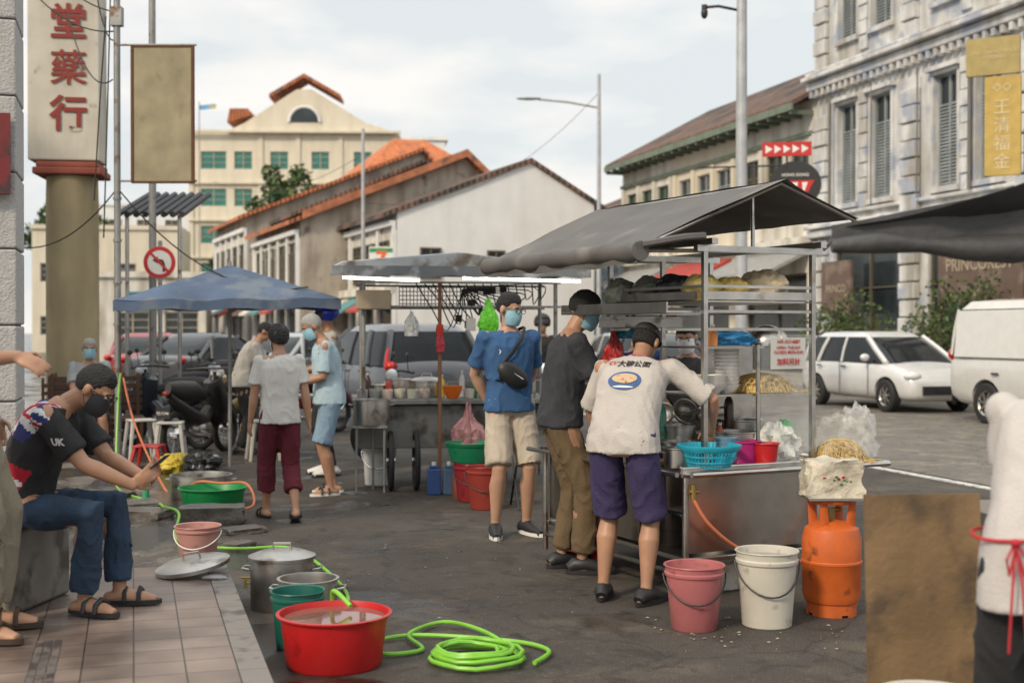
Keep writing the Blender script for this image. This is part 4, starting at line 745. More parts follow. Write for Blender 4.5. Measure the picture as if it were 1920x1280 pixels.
gh=m('hose_green',(.20,.50,.04),.38);oh=m('hose_orange',(.52,.16,.07),.45)
P=[]
for k in range(6*16):
    a=2*pi*k/16;kk=k//16;f=(k%16)/16;rads=(.215,.19,.155,.20,.13,.17,.15);r=rads[kk]*(1-f)+rads[kk+1]*f;offx=(.0,.02,-.02,.01,-.03,0,0);offy=(0,-.02,.02,.015,-.01,0,0)
    P.append((-.17+offx[kk]*(1-f)+offx[kk+1]*f+r*cos(a)*1.05,5.80+offy[kk]*(1-f)+offy[kk+1]*f+r*sin(a),.012+.009*k/16+.008*sin(k*.8)**2))
P2=[(.10,5.70,.02),(.17,5.92,.02),(.0,6.12,.015),(-.45,6.22,.02),(-.66,6.10,.015),(-.60,5.88,.015),(-.42,5.96,.015),(-.50,6.2,.03),(-.34,6.50,.02),(-.12,6.10,.06)]
one('garden_hose','bright green garden hose coiled on the asphalt','hose',B().tube(smoothp(P2+P[:1],8),.0105,8).tube(P,.0105,8),gh)
one('garden_hose','bright green garden hose running from tap along wet pavement','hose',B().tube(smoothp([(-4.1,13.4,1.05),(-4.0,13.0,.8),(-3.9,12.6,.1),(-3.6,11.8,.02),(-3.05,11.0,.02),(-2.7,9.9,.14),(-2.45,9.4,.16),(-2.35,9.0,.02),(-1.9,8.7,.02),(-1.55,8.75,.02),(-1.3,8.3,.02),(-.93,7.2,.02),(-.84,6.2,.03),(-.84,5.98,.28),(-.74,5.86,.24)],8),.0105,8),gh)
one('rubber_hose','orange rubber hose lying by the basins','hose',B().tube(smoothp([(-4.1,13.5,1.0),(-3.8,12.9,.55),(-3.3,12.1,.03),(-3.0,11.5,.02),(-2.75,11.15,.18),(-2.5,11.0,.19),(-2.25,10.85,.20),(-2.15,10.6,.05),(-2.4,10.5,.02)],8),.011,8),oh)
wst=m('wet_stone',(.10,.088,.075),.3,var=.4,scale=8,bump=.9,bscale=14)
for (x,y,w,d,h,r) in((-2.35,10.0,.50,.28,.13,10),(-2.95,10.25,.4,.28,.07,-14),(-3.2,10.9,.35,.3,.05,30),(-2.0,9.5,.3,.2,.04,40),(-3.4,9.9,.45,.35,.05,12),(-1.9,8.9,.2,.14,.03,60),(-3.7,11.6,.5,.3,.04,-20)):
    b=B().sph((0,0,h*.5),(w*.62,d*.62,h*.6),None,24,fn=lambda p:V((max(-.8,min(.8,p.x*1.3)),max(-.8,min(.8,p.y*1.3)),max(-.83,min(.83,p.z*1.5))))*(1+.12*noise.noise(p*2.3+V((x,y,0)))))
    one('kerb_block','broken wet concrete kerb block beside the green basin','stone',b,wst,(x,y,0),r,group='broken kerb blocks')
# ---------------- MAIN CART
A0=(.95,7.0,0);CR=26.7
ct=T('food_cart','stainless steel noodle cart with glass case and grey canopy','food cart',A0,CR)
b=B().box(0,.95,0,1.65,.69,.74);b.box(-.06,1.0,-.05,-.02,.70,.76);b.box(.02,.95,.02,1.62,.22,.25);part('counter',b,steel,ct,smooth=False,bev=.008)
b=B().box(.04,.95,.035,.05,.27,.69);b.box(.93,.95,.06,1.6,.27,.69);b.box(.02,.035,.5,1.6,.27,.69);b.box(.04,.9,1.58,1.6,.27,.69);part('panel',b,m('steel_mirror',(.46,.42,.38),.28,1,bump=.16,bscale=3,dirt=((.26,.21,.17),3,.54)),ct,smooth=False)
b=B()
for x,y in((.0,.0),(.93,.0),(0,1.62),(.93,1.62)): b.cyl((x,y,.06),(x,y,.72),.018,n=10)
b.tube([(-.02,-.09,.72),(1.38,-.09,.72)],.016,8);b.tube([(1.38,-.09,.72),(1.38,.4,.72)],.016,8);b.tube([(-.02,-.09,.72),(-.02,0,.72)],.016);b.tube([(-.09,-.05,.72),(-.09,1.7,.72)],.014);b.tube([(0,0,.16),(0,1.62,.16)],.014)
for k in range(4): b.tube([(1.0+k*.1,-.09,.722),(1.0+k*.1,.4,.722)],.006,6)
part('frame',b,steel,ct);part('gas_valve',B().cyl((.0,-.03,.62),(.06,-.03,.62),.012).cyl((.03,-.03,.58),(.03,-.03,.66),.018),m('brass',(.4,.28,.1),.35,.9),ct)
for x,y in((.12,1.35),(.82,1.35),(.12,.25),(.82,.25)):
    w=part('wheel',wheel(.11,.05),rub,ct,(x,y,.115));part('rim',rim(.11,.05),chrome,w)
zt=1.94;b=B()
for x,y,z0 in((.16,.05,.74),(.92,.05,.74),(.16,1.06,1.5),(.92,1.06,.74),(.55,1.06,.74)): b.box(x-.014,x+.014,y-.014,y+.014,z0,zt)
for y in(.05,1.06):
    b.box(.10,.98,y-.02,y+.02,zt,zt+.035)
    for z in(1.50,1.60,1.74): b.box(.175,.905,y-.008,y+.008,z,z+.016)
for x in(.16,.92):
    b.box(x-.02,x+.02,-.05,1.7,zt+.036,zt+.07)
    for z in(1.60,1.74): b.box(x-.008,x+.008,.065,1.045,z,z+.016)
b.box(.17,.91,.07,1.04,1.66,1.67);b.box(.15,.93,.04,.055,1.675,1.72);b.box(-.06,.15,.1,1.3,1.60,1.612);b.box(-.06,-.05,.1,1.3,1.613,1.66)
b.box(.13,.145,.1,1.06,1.675,1.72);part('case_frame',b,steel,ct,smooth=False)
b=B().box(.18,.90,.07,.60,1.13,1.14);b.box(.18,.90,.07,.60,1.40,1.41);b.box(.55,.91,.60,.61,.76,1.42);b.box(.52,.54,.045,.058,.76,1.42);part('shelf',b,steel,ct,smooth=False)
gm=m('case_glass',(.8,.85,.85),.05,alpha=.08);part('glass_pane',B().box(.55,.905,.044,.048,.80,1.48),gm,ct,smooth=False);part('glass_pane',B().box(.922,.926,.07,.6,.80,1.48),gm,ct,smooth=False)
part('notice',B().box(.61,.86,.038,.0405,1.28,1.46),m('notice_white',(.55,.54,.51),.6),ct,smooth=False)
pk=m('print_red');text('H/P: 017-4887',.028,pk,ct,(.735,.034,1.437),0,.0002,.0005);text('OPEN : TUE-SAT\nCLOSED: MON-SUN',.024,pk,ct,(.735,.034,1.39),0,.0002,.0005,1.1);text('加料另計',.042,pk,ct,(.735,.034,1.32),0,.0004,.0005)
can=m('canopy_grey',(.105,.10,.094),.65,var=.15,scale=3,bump=.3,bscale=6,dirt=((.17,.16,.145),2.5,.57))
def sheet(b,c00,c10,c11,c01,n=14,sag=.03):
    c=[V(x) for x in(c00,c10,c11,c01)];vs=[];
    for i in range(n+1):
        for j in range(n+1):
            s_,t_=i/n,j/n;p=c[0]*(1-s_)*(1-t_)+c[1]*s_*(1-t_)+c[2]*s_*t_+c[3]*(1-s_)*t_;vs.append(p-V((0,0,sag*4*s_*(1-s_)*(.5+.5*sin(t_*9)**2)+.010*noise.noise(p*5))))
    b.add(vs,[(i*(n+1)+j,(i+1)*(n+1)+j,(i+1)*(n+1)+j+1,i*(n+1)+j+1) for i in range(n) for j in range(n)])
b=B();sheet(b,(.49,-.25,2.33),(.47,1.75,2.33),(-.22,2.0,1.97),(-.24,.10,1.97));sheet(b,(.49,-.25,2.33),(1.12,-.12,2.15),(1.12,1.75,2.15),(.47,1.75,2.33));part('canopy',b,can,ct)
b=B();b.tube([(-.24+.006*sin(k),.08+k*.08,1.935-.006*sin(k*.9)) for k in range(25)],[.055+.006*sin(k*1.7) for k in range(25)],12);b.tube([(-.24,.06,1.97),(-.02,-.02,2.01),(.1,-.04,2.02)],.02,6)
b.add([(-.262+.012*sin(k*1.3),.08+k*.08,z) for k in range(25) for z in(1.97,1.86+.008*sin(k*.8))],[(2*k,2*k+1,2*k+3,2*k+2) for k in range(24)]);part('rolled_drape',b,can,ct)
b=B();b.tube([(.49,-.2,2.31),(.47,1.75,2.31)],.012);b.tube([(.49,.05,1.95),(.49,.05,2.31)],.012);b.tube([(-.22,.1,1.96),(.49,-.2,2.31),(1.12,-.1,2.13)],.011);b.tube([(-.22,2.0,1.95),(.47,1.75,2.31),(1.12,1.72,2.13)],.011);b.tube([(-.22,.3,1.95),(1.1,.3,1.98)],.012);b.tube([(1.1,-.1,2.13),(1.0,.05,1.97)],.01);b.tube([(-.22,1.6,1.95),(1.1,1.6,1.98)],.012);part('canopy_frame',b,steel,ct)
b=B().tube(smoothp([(.02,-.03,.6),(.10,-.07,.45),(.30,-.08,.30),(.55,-.10,.23),(.8,-.12,.22),(1.0,-.1,.5)],8),.010,8);one('gas_hose','orange gas hose curving from burner to the cylinder','hose',b,oh,A0,CR)
def cl_(x,y,z):
    a=rad(CR);return (A0[0]+x*cos(a)-y*sin(a),A0[1]+x*sin(a)+y*cos(a),z)
def gas(loc,col,label):
    e=T('gas_cylinder',label,'gas cylinder',loc,10);pm=m('gas_'+str(col),col,.5,var=.15,scale=9,dirt=((.12,.04,.015),11,.60))
    b=B().lathe((0,0,0),[(.001,.04),(.10,.045),(.14,.07),(.153,.11),(.156,.27),(.160,.275),(.160,.285),(.156,.29),(.155,.40),(.14,.455),(.09,.49),(.03,.50),(.001,.50)],36);part('tank',b,pm,e)
    b=B().lathe((0,0,0),[(.125,.012),(.131,.012),(.131,.07),(.125,.07),(.125,.012)],36)
    for k in range(20):
        a=2*pi*k/20;a2=a+2*pi/20*.999
        if k%5!=0: b.loft([[(r*cos(t),r*sin(t),z) for r,t in((.125,a),(.125,a2),(.1315,a2),(.1315,a))] for z in(0.0,.013)])
    part('foot_ring',b,pm,e)
    b=B()
    for k in range(4): a=pi/4+k*pi/2;b.tube([(.10*cos(a),.10*sin(a),.46),(.115*cos(a),.115*sin(a),.60)],[.028,.02],6,el=.3)
    b.tube([(.115*cos(a),.115*sin(a),.60) for a in [2*pi*j/24 for j in range(24)]],.013,8,closed=True);part('collar',b,pm,e);part('valve',B().cyl((0,0,.49),(0,0,.56),.018).cyl((0,0,.55),(.05,0,.55),.012),m('brass'),e)
gas((1.70,6.80,0),(.54,.11,.018),'orange gas cylinder standing beside the food cart');gas((1.50,7.65,0),(.32,.02,.02),'red gas cylinder tucked behind the cart')
def lump(name,label,cat,loc,r,col,amp=.12,fr=5,rough=.5,alpha=1,top=False,group=None,rz=0,mt=None,box=0):
    def fn(p):
        p0=p.copy()
        if box: p=V([max(-.82,min(.82,c*1.25)) for c in p])
        q=p*(1+amp*noise.noise(p0*fr*.5+V(loc))+amp*.6*noise.noise(p0*fr*1.6+V(loc))-amp*.5*abs(noise.noise(p0*fr*1.1+V(loc)*2)))
        if top and p.z>.55: q=V((q.x*.45,q.y*.45,q.z*1.35))
        if p.z<-.6:q.z=-.65
        return q
    b=B().sph((0,0,r[2]*.65),r,None,40,fn=fn);return one(name,label,cat,b,mt or m('lump_'+str(col)+str(alpha),col,rough,var=.2,scale=14,bump=.6,bscale=30,alpha=alpha),loc,rz,group)
nood=m('noodles',(.60,.42,.15),.5,var=.3,scale=30,bump=1,bscale=60)
def noodles(label,loc,r,h,n=90):
    b=B();b.sph((0,0,0),(r*.88,r*.88,h*.9),None,16,fn=lambda p:V((p.x,p.y,max(p.z,0))))
    for i in range(n):
        a=random.random()*6.28;q=r*random.random()**.6;hz=lambda t:h*sqrt(max(0,1-t*t))*.92
        c=V((q*cos(a),q*sin(a),hz(q/r)));P=[];d=random.random()*6.28
        for k in range(6): P.append(c.copy());d+=random.uniform(-.9,.9);c+=V((cos(d),sin(d),0))*r*.16;rr_=min(1,sqrt(c.x**2+c.y**2)/r);c.z=hz(rr_)+.004+random.random()*.006
        b.tube(P,.0028,4)
    return one('noodles',label,'noodles',b,nood,loc)
noodles('heap of yellow egg noodles on the glass case shelf',cl_(.70,.25,1.142),.19,.11,160);noodles('heap of yellow noodles in bag on the tray rail',cl_(1.10,.02,.742),.15,.13,170)
lump('plastic_bag','clear plastic bag holding yellow noodles on the cart tray','bag',cl_(1.10,.02,.742),(.17,.15,.16),(.8,.8,.75),.3,5,.12,.15)
lump('plastic_bag','crumpled clear plastic bag on the cart tray','bag',cl_(1.31,.10,.742),(.11,.10,.19),(.8,.8,.8),.35,5,.12,.26)
lump('plastic_bag','white plastic bag with green and yellow contents on counter','bag',cl_(.74,.15,.745),(.14,.11,.13),(.75,.76,.72),.3,5,.3,.7);lump('plastic_bag','small bright green plastic bag on the counter','bag',cl_(.84,.2,.86),(.05,.05,.07),(.02,.5,.12),.25,5,.3);lump('plastic_bag','small yellow plastic bag on the counter','bag',cl_(.70,.12,.86),(.04,.04,.03),(.55,.42,.03),.25,5,.3)
sk_=lump('noodle_sack','white woven sack with floral print resting on gas cylinder','sack',(1.70,6.80,.62),(.18,.15,.13),(.52,.47,.37),.2,4,box=1)
lf=m('print_green',(.08,.2,.08),.7);random.seed(3)
for k in range(9):
    decal(sk_,disc(random.uniform(.006,.012),random.uniform(.004,.008),10,k=2),(lf,red,lf)[k%3],sk_,(random.uniform(-.07,.07),0,random.uniform(.07,.12)),(1,0,0),(0,0,1),(0,-1,0),'printed_flower',.003)
one('support_tray','small flat board under the white sack','tray',B().box(-.15,.15,-.14,.14,0,.012),alu,(1.70,6.80,.614))
e=T('plastic_basket','turquoise perforated plastic basket on the cart corner','basket',cl_(.17,.02,.745));bc=m('basket_blue',(.02,.33,.46),.4);b=B();r0,r1,h=.115,.168,.125
b.lathe((0,0,0),[(.001,0),(r0,0),(r0+.004,.012),(r0,.012),(.001,.006)],36)
for k in range(44): a=2*pi*k/44;b.tube([((r0)*cos(a),(r0)*sin(a),.004),(r1*cos(a),r1*sin(a),h)],.004,4)
for f in(.25,.5): b.tube([((r0+(r1-r0)*f)*cos(a),(r0+(r1-r0)*f)*sin(a),h*f) for a in [2*pi*j/36 for j in range(36)]],.005,5,closed=True)
b.lathe((0,0,0),[(r1*.94,h*.72),(r1,h),(r1+.012,h),(r1+.012,h-.012),(r1*.965,h*.72),(r1*.94,h*.72)],40);part('body',b,bc,e)
def bowl(label,loc,r,h,col,cat='bowl',name='bowl',mt=None): return one(name,label,cat,B().lathe((0,0,0),[(.001,0),(r*.5,0),(r*.55,.008),(r*.85,h*.5),(r,h),(r-.005,h),(r*.8,h*.5),(.001,.012)],28),mt or m('pl_'+str(col),col,.35,var=.08),loc)
for k in range(11):
    o=bowl('white bowl in a stack on the case shelf',cl_(.42,.2,1.142+k*.021),.075,.05,(.66,.65,.62));o['group']='stack of bowls'
for k in range(4):
    o=bowl('large white bowl on the case shelf',cl_(.27,.16,1.142+k*.016),.10,.06,(.62,.60,.57));o['group']='stack of large bowls'
for k in range(7):
    o=bowl('blue-rimmed bowl in a stack on the counter',cl_(.36,.12,.742+k*.018),.07,.045,(.20,.34,.45));o['group']='stack of blue bowls'
for x,y,r,h in((.20,.35,.10,.12),(.10,.62,.14,.10),(.30,.9,.16,.16),(.55,.3,.13,.17),(.75,.5,.12,.22),(.62,.85,.15,.2),(.30,.5,.09,.2)): pot('stainless pot on the cart counter',cl_(x,y,.742),r,h)
pot('small steel pot beside the turquoise basket',cl_(.02,.12,.742),.07,.11)
bucket('red plastic mug bucket on the cart counter',cl_(.56,.02,.745),(.50,.015,.02),.12,.075,.06,handle=False,rib=False);basin('magenta basin on the cart counter',cl_(.47,.12,.743),(.42,.02,.16),.11,.13)
for k,(x,y,z,rx,rz_) in enumerate(((.38,.55,1.02,60,20),(.50,.50,.98,75,60),(.30,.7,1.0,50,-30))):
    one('strainer','round wire noodle strainer leaning in the pots','strainer',B().lathe((0,0,0),[(.08,0),(.075,-.03),(.05,-.055),(.001,-.065)],20).tube([(.08,0,0),(.24,0,.04)],.006,6).tube([(.08*cos(a),.08*sin(a),0) for a in [2*pi*j/20 for j in range(20)]],.005,5,closed=True),alu,cl_(x,y,z),group='noodle strainers').rotation_euler=(rad(rx),0,rad(rz_))
one('cutting_board','worn wooden board on the cart edge','board',B().box(-.14,.14,-.10,.10,0,.02),m('wood_pale',(.36,.22,.11),.7,var=.25,scale=9),cl_(-.02,.32,.742),CR,bev=.004,smooth=False)
def bottle(label,loc,col,h=.24,r=.035,alpha=1,cap=(.6,.6,.6)):
    e=T('bottle',label,'bottle',loc);part('body',B().lathe((0,0,0),[(.001,0),(r,0),(r,h*.62),(r*.8,h*.75),(r*.35,h*.86),(r*.35,h*.92),(.001,h*.92)],20),m('bot_'+str(col),col,.15,alpha=alpha),e);part('cap',B().cyl((0,0,h*.92),(0,0,h),r*.42),m('cap_'+str(cap),cap,.4),e)
bottle('clear plastic water bottle on the counter',cl_(.12,.50,.86),(.5,.6,.62),.25,.035,.5);bottle('green sauce bottle on the counter',cl_(.20,.55,.86),(.10,.35,.25));bottle('white sauce bottle on the counter',cl_(.26,.45,.745),(.6,.6,.58),.2,.03);bottle('brown soy sauce bottle on the counter',cl_(.62,.45,.92),(.06,.025,.015),.22,.03);bottle('orange chilli sauce bottle on the counter',cl_(.46,.32,.745),(.5,.10,.02),.22,.03)
for k,(x,y,r,c) in enumerate(((.28,.25,.12,(.55,.42,.14)),(.45,.2,.11,(.50,.36,.10)),(.72,.25,.15,(.50,.40,.25)),(.30,.55,.13,(.03,.03,.035)),(.5,.6,.12,(.05,.05,.06)),(.32,.85,.13,(.24,.25,.19)),(.6,.9,.14,(.03,.03,.03)),(.20,1.0,.12,(.28,.29,.24)))):
    lump('stuffed_bag','stuffed plastic bag packed on the top shelf of the cart','bag',cl_(x,y,1.672),(r,r,r*.75),c,.20,3,.3,1,False,'bags on the cart top shelf')
lump('plastic_bag','blue plastic bag lying on the case roof','bag',cl_(.42,.18,1.415),(.16,.09,.05),(.03,.20,.42),.3,5);one('steel_bowl','upturned shiny steel bowl on the case roof','bowl',B().sph((0,0,0),(.13,.13,.12),None,24,fn=lambda p:V((p.x,p.y,max(p.z,0)))),steel,cl_(.75,.25,1.415));bottle('orange sauce bottle lying on the shelf',cl_(.25,.1,1.415),(.6,.2,.03),.12,.03)
e=T('menu_banner','white menu banner with red price lettering under the shelf','banner',cl_(.40,1.14,1.50),CR,me=B().box(0,.50,0,.006,0,.15).mesh(m('notice_white'),False));text('$5.00\n加料另計',.055,pk,e,(.25,-.003,.075),0,.001,.0005)
lump('plastic_bag','red plastic bag hanging from the cart rack','bag',cl_(.22,1.12,1.24),(.07,.06,.13),(.55,.04,.04),.3,6,.35,.85,True);lump('plastic_bag','turquoise plastic bag hanging from the cart rack','bag',cl_(.31,1.10,1.45),(.08,.05,.07),(.02,.20,.30),.25,6,.35,1,True)
one('tray','stack of steel trays on the side rack','tray',B().box(0,.4,0,.3,0,.012).box(.01,.41,.01,.31,.012,.05).box(0,.4,0,.3,.05,.062),alu,cl_(-.05,.55,1.52),CR,smooth=False)
# ---------------- second canopy
e=T('stall_canopy','dark grey sagging tarpaulin canopy of a neighbouring stall','canopy',(1.13,4.55,0),0);b=B();sheet(b,(0,0,1.86),(.75,-.2,2.05),(2.4,-.1,2.12),(2.2,1.2,1.9),16,.05);
b.tube([(0+k*.16,-.02-.01*sin(k*2),1.80+.012*sin(k*1.3)) for k in range(16)],[.025+.02*min(1,k/3)+.01*sin(k*2.1) for k in range(16)],10)
b.add([(k*.12,-.02+.02*sin(k*1.8),z+(.0 if z<1.85 else min(.16,k*.024))) for k in range(20) for z in(1.79,1.87)],[(2*k,2*k+1,2*k+3,2*k+2) for k in range(19)]);part('tarpaulin',b,m('tarp_dark',(.06,.06,.062),.5,bump=.8,bscale=9),e)
b=B().tube([(.1,.0,1.80),(2.3,0,1.80)],.012);part('frame',b,steel,e);part('post',B().tube([(1.35,.9,0),(1.35,.9,1.85)],.018),steel,e)
o=one('wooden_board','worn brown plywood board standing near the neighbouring stall','board',B().box(-.21,.21,0,.02,0,.92),m('plywood',(.19,.12,.058),.6,var=.3,scale=3,bump=.2,bscale=40,streak=.4,dirt=((.09,.06,.035),4,.52)),(1.47,4.5,0),4,smooth=False);o.rotation_euler[0]=rad(-4)
b=B().box(0,.8,0,.7,.0,.02);b.box(0,.02,0,.7,.02,.75);b.box(0,.8,0,.7,.75,.78);one('side_cart','low steel side cart of the neighbouring stall','cart',b,steel,(1.80,4.35,.05),10,smooth=False)
# ---------------- second stall
sx,sy=-1.05,12.1
st=T('food_stall','wheeled hawker stall with metal roof and lit fluorescent tubes','food stall',(sx,sy,0),8)
b=B().box(-.45,1.55,0,1.1,.80,.85);b.box(-.4,1.5,.1,1.0,.38,.79);part('counter',b,m('stall_metal',(.20,.20,.19),.5,.6,dirt=((.08,.07,.06),5,.5)),st,smooth=False,bev=.008)
b=B()
for x,y in((-.35,.1),(1.5,.1),(-.35,1.05),(1.5,1.05)): b.cyl((x,y,0 if x>0 else .8),(x,y,2.05),.02)
for z in(1.95,1.72): b.box(-.4,1.55,.08,.11,z,z+.02);b.box(-.4,1.55,1.04,1.07,z,z+.02)
part('frame',b,polem,st)
rfm=m('sheet_metal',(.40,.42,.43),.5,.4,dirt=((.16,.13,.10),4,.52));b=B().loft([[(-.65,y,2.08),(1.7,y,2.05),(1.7,y,2.08),(.5,y,2.22),(-.55,y,2.13)] for y in(-.45,1.3)]);part('roof',b,rfm,st,smooth=False,bev=.01)
b=B().add([(-.66+k*.1,-.462+.01*sin(k*1.9),z) for k in range(25) for z in(2.09,1.995+.012*sin(k*1.3))],[(2*k,2*k+1,2*k+3,2*k+2) for k in range(24)]);part('valance',b,m('valance',(.14,.15,.16),.6,dirt=((.36,.37,.37),5,.50)),st)
em=m('tube_light',(1,.95,.85),.5,em=6);
for x0,x1 in((-.55,.15),(.55,1.65)): part('fluorescent_tube',B().cyl((x0,-.38,1.985),(x1,-.38,1.96),.013),em,st)
b=B()
for i in range(22): b.cyl((.0+i*.035,.3,1.72),(.0+i*.035,.3,1.93),.004,n=4)
for i in range(6): b.cyl((0,.3,1.72+i*.04),(.77,.3,1.72+i*.04),.004,n=4)
part('wire_rack',b,blk,st);part('light_box',B().box(-.42,-.10,-.1,.1,1.70,1.88),m('box_cream',(.35,.28,.19),.6,streak=.4),st,smooth=False,bev=.01)
for x,y in((-.10,-.06),(.14,-.06)):
    b=B().tube([(x,y+.26*cos(a),.28+.26*sin(a)) for a in [2*pi*j/28 for j in range(28)]],.025,8,closed=True);w=part('wheel',b,rub,st);b=B()
    for j in range(14): a=2*pi*j/14;b.cyl((x,y,.28),(x,y+.24*cos(a),.28+.24*sin(a)),.003,n=4)
    b.cyl((x-.04,y,.28),(x+.04,y,.28),.035);part('rim',b,chrome,w)
b=B()
for i in range(16):
    x=.45+random.random()*.6;z=1.5+random.random()*.38;b.box(x,x+.06,.12,.17,z,z+.07)
for i in range(16): b.tube(smoothp([(.15+i*.08,.1,1.95),(.3+i*.07,.08,1.7+random.random()*.1),(.45+i*.06,.1,1.5+.03*i),(.6,.1,1.9)],4),.006,4)
part('wiring',b,blk,st)
for k,(x,z) in enumerate(((.78,1.62),(.95,1.58),(.62,1.5))): part('switch_box',B().box(x,x+.09,-.02,.04,z,z+.12),(white,m('box_cream'),white)[k],st,bev=.006,smooth=False)
def sw(x,y,z):
    a=rad(8);return(sx+x*cos(a)-y*sin(a),sy+x*sin(a)+y*cos(a),z)
bowl('orange plastic bowl on the stall counter',sw(.50,.12,.852),.10,.12,(.62,.13,.01))
for x,y,r,h in((.28,.5,.16,.15),(.05,.6,.14,.17),(-.2,.5,.13,.12),(1.2,.5,.17,.2)): pot('stainless pot on the hawker stall counter',sw(x,y,.852),r,h,lid=(x>.2))
cols=((.25,.03,.12),(.10,.16,.04),(.4,.16,.05),(.5,.4,.2),(.15,.17,.04),(.3,.1,.04),(.5,.45,.35),(.2,.08,.02),(.45,.05,.03))
for k in range(9):
    xx=-.36+k*.12 if k<6 else .66+(k-6)*.15
    e=T('food_container','clear plastic tub of chopped ingredients on the stall counter','container',sw(xx,.14+.1*(k%2),.852),0,'ingredient tubs');part('tub',B().lathe((0,0,0),[(.001,0),(.05,0),(.056,.09),(.052,.09),(.001,.004)],16),m('tub_clear',(.7,.7,.68),.2,alpha=.4),e);part('contents',B().sph((0,0,.04),(.046,.046,.055)),m('food'+str(k),cols[k],.6,var=.4,scale=60,bump=.6),e)
for k,(x,y,c,h) in enumerate(((-.3,.35,(.06,.025,.015),.24),(-.1,.36,(.45,.05,.03),.2),(.42,.36,(.55,.4,.05),.22),(.62,.4,(.6,.6,.58),.26),(.74,.38,(.05,.2,.06),.24),(.85,.42,(.06,.025,.015),.25))): bottle('sauce bottle standing among pots on the stall counter',sw(x,y,.852),c,h,.03)
e=T('price_notice','white laminated notice with small print on stall post','notice',sw(.90,.06,1.15),8,me=B().box(0,.17,0,.004,0,.30).mesh(m('notice_white'),False))
for z in(.06,.09,.12,.2,.24): part('printed_line',B().box(.03,.14,-.003,-.001,z,z+.01),m('notice_grey',(.2,.2,.2),.7),e,smooth=False)
e=T('wooden_post','thin bamboo post wrapped with purple and red plastic','post',sw(.36,-.1,0),0);part('shaft',B().cyl((0,0,0),(0,0,1.95),.018),m('bamboo',(.22,.10,.05),.7),e);part('wrapping',B().tube([(0,0,1.42),(0,0,1.50),(0,0,1.56)],[.02,.04,.03],8),red,e)
lump('plastic_bag','lime green plastic bag hanging from stall roof','bag',sw(.80,-.25,1.45),(.09,.05,.18),(.12,.55,.02),.3,6,.35,1,True);lump('plastic_bag','magenta plastic bag hanging beside the stall','bag',sw(.83,-.22,1.22),(.12,.05,.17),(.60,.02,.22),.3,6,.35,1,True);lump('plastic_bag','red bunch of bags hanging from post','bag',sw(.36,-.13,1.30),(.04,.035,.10),(.5,.04,.06),.35,6,.4)
lump('plastic_bag','white plastic bag hanging from the stall rail','bag',sw(.10,-.02,1.45),(.07,.05,.12),(.6,.6,.58),.3,6,.35,1,True)
lump('rubbish_bag','clear pink-tinged rubbish bag hanging full by the stall','bag',sw(.60,-.38,.28),(.15,.14,.27),(.50,.24,.24),.3,6,.25,.8,True)
for dx in(0,.14):
    e=T('jerrycan','blue and white plastic jerrycan on the ground by the wheel','jerrycan',sw(.28+dx,-.42,0),8,'jerrycans by the stall');part('body',B().box(-.06,.06,-.05,.05,0,.24).box(-.045,.045,-.035,.035,.24,.27),m('jerry',(.10,.17,.28),.4) if dx else m('jerry_blue',(.04,.10,.28),.4),e,bev=.012,smooth=False);part('cap',B().cyl((0,0,.27),(0,0,.30),.022),white,e)
for dx,r in((0,.075),(.17,.07)):
    e=T('jar','plastic jar of sauce with red lid','jar',sw(.50+dx*.2,-.62-dx*.4,0),0,'sauce jars');part('body',B().lathe((0,0,0),[(.001,0),(r,0),(r,.16),(r*.85,.18),(.001,.18)],20),m('sauce',(.20,.06,.03),.2),e);part('lid',B().cyl((0,0,.18),(0,0,.21),r*.9),red,e)
pot('aluminium stockpot on stand beside the wheel',sw(-.28,-.1,.62),.17,.24);one('stand','metal stand holding the stockpot','stand',B().cyl((-.13,-.1,0),(-.13,-.1,.6),.012).cyl((.13,-.1,0),(.13,-.1,.6),.012).cyl((0,.13,0),(0,.13,.6),.012).box(-.16,.16,-.14,.16,.6,.62),polem,sw(-.28,-.1,0))
b=B()
for x in(-.2,.2): b.tube([(x,-.2,0),(x,.2,.5)],.01);b.tube([(x,.2,0),(x,-.2,.5)],.01)
b.box(-.22,.22,-.22,.22,.5,.53);one('folding_table','small black folding table with crossed legs','table',b,blk,(.22,10.9,0),10)
# ---------------- umbrella
e=T('canopy_umbrella','square blue and grey market umbrella on a pole','umbrella',(-3.02,13.7,0),12);b=B();ap=(0,0,2.20);cs=[(-1.12,-.85,1.80),(1.12,-.85,1.83),(1.12,.85,1.85),(-1.12,.85,1.82)]
for k in range(4):
    b.mi=k%2
    sheet(b,ap,ap,cs[(k+1)%4],cs[k],12,.02)
    P0,P1=V(cs[k]),V(cs[(k+1)%4]);b.mi=0
    b.add([lerp(P0,P1,i/12)-V((0,0,.10*z+.015*sin(i*1.7))) for i in range(13) for z in(0,1)],[(2*i,2*i+1,2*i+3,2*i+2) for i in range(12)])
part('canopy',b,[m('umbrella_blue',(.075,.11,.18),.75,var=.3,scale=2,dirt=((.13,.16,.20),3.4,.50)),m('umbrella_light',(.12,.17,.26),.75,var=.3,scale=2,dirt=((.3,.32,.35),3,.5))],e)
b=B().cyl((0,0,0),(0,0,2.24),.02);
for c_ in cs: b.tube([(0,0,2.17),(c_[0],c_[1],c_[2]-.02)],.008,5)
part('pole',b,polem,e)
def chair(loc,rz,col,label,h=.44):
    e=T('plastic_stool',label,'stool',loc,rz,'plastic stools');pm=m('pl_'+str(col),col,.45)
    for sx_ in(-1,1):
        for sy_ in(-1,1): part('leg',B().tube([(sx_*.17,sy_*.17,0),(sx_*.12,sy_*.12,h)],[.018,.025],6),pm,e)
    part('seat',B().box(-.15,.15,-.15,.15,h,h+.025),pm,e,bev=.015,smooth=False)
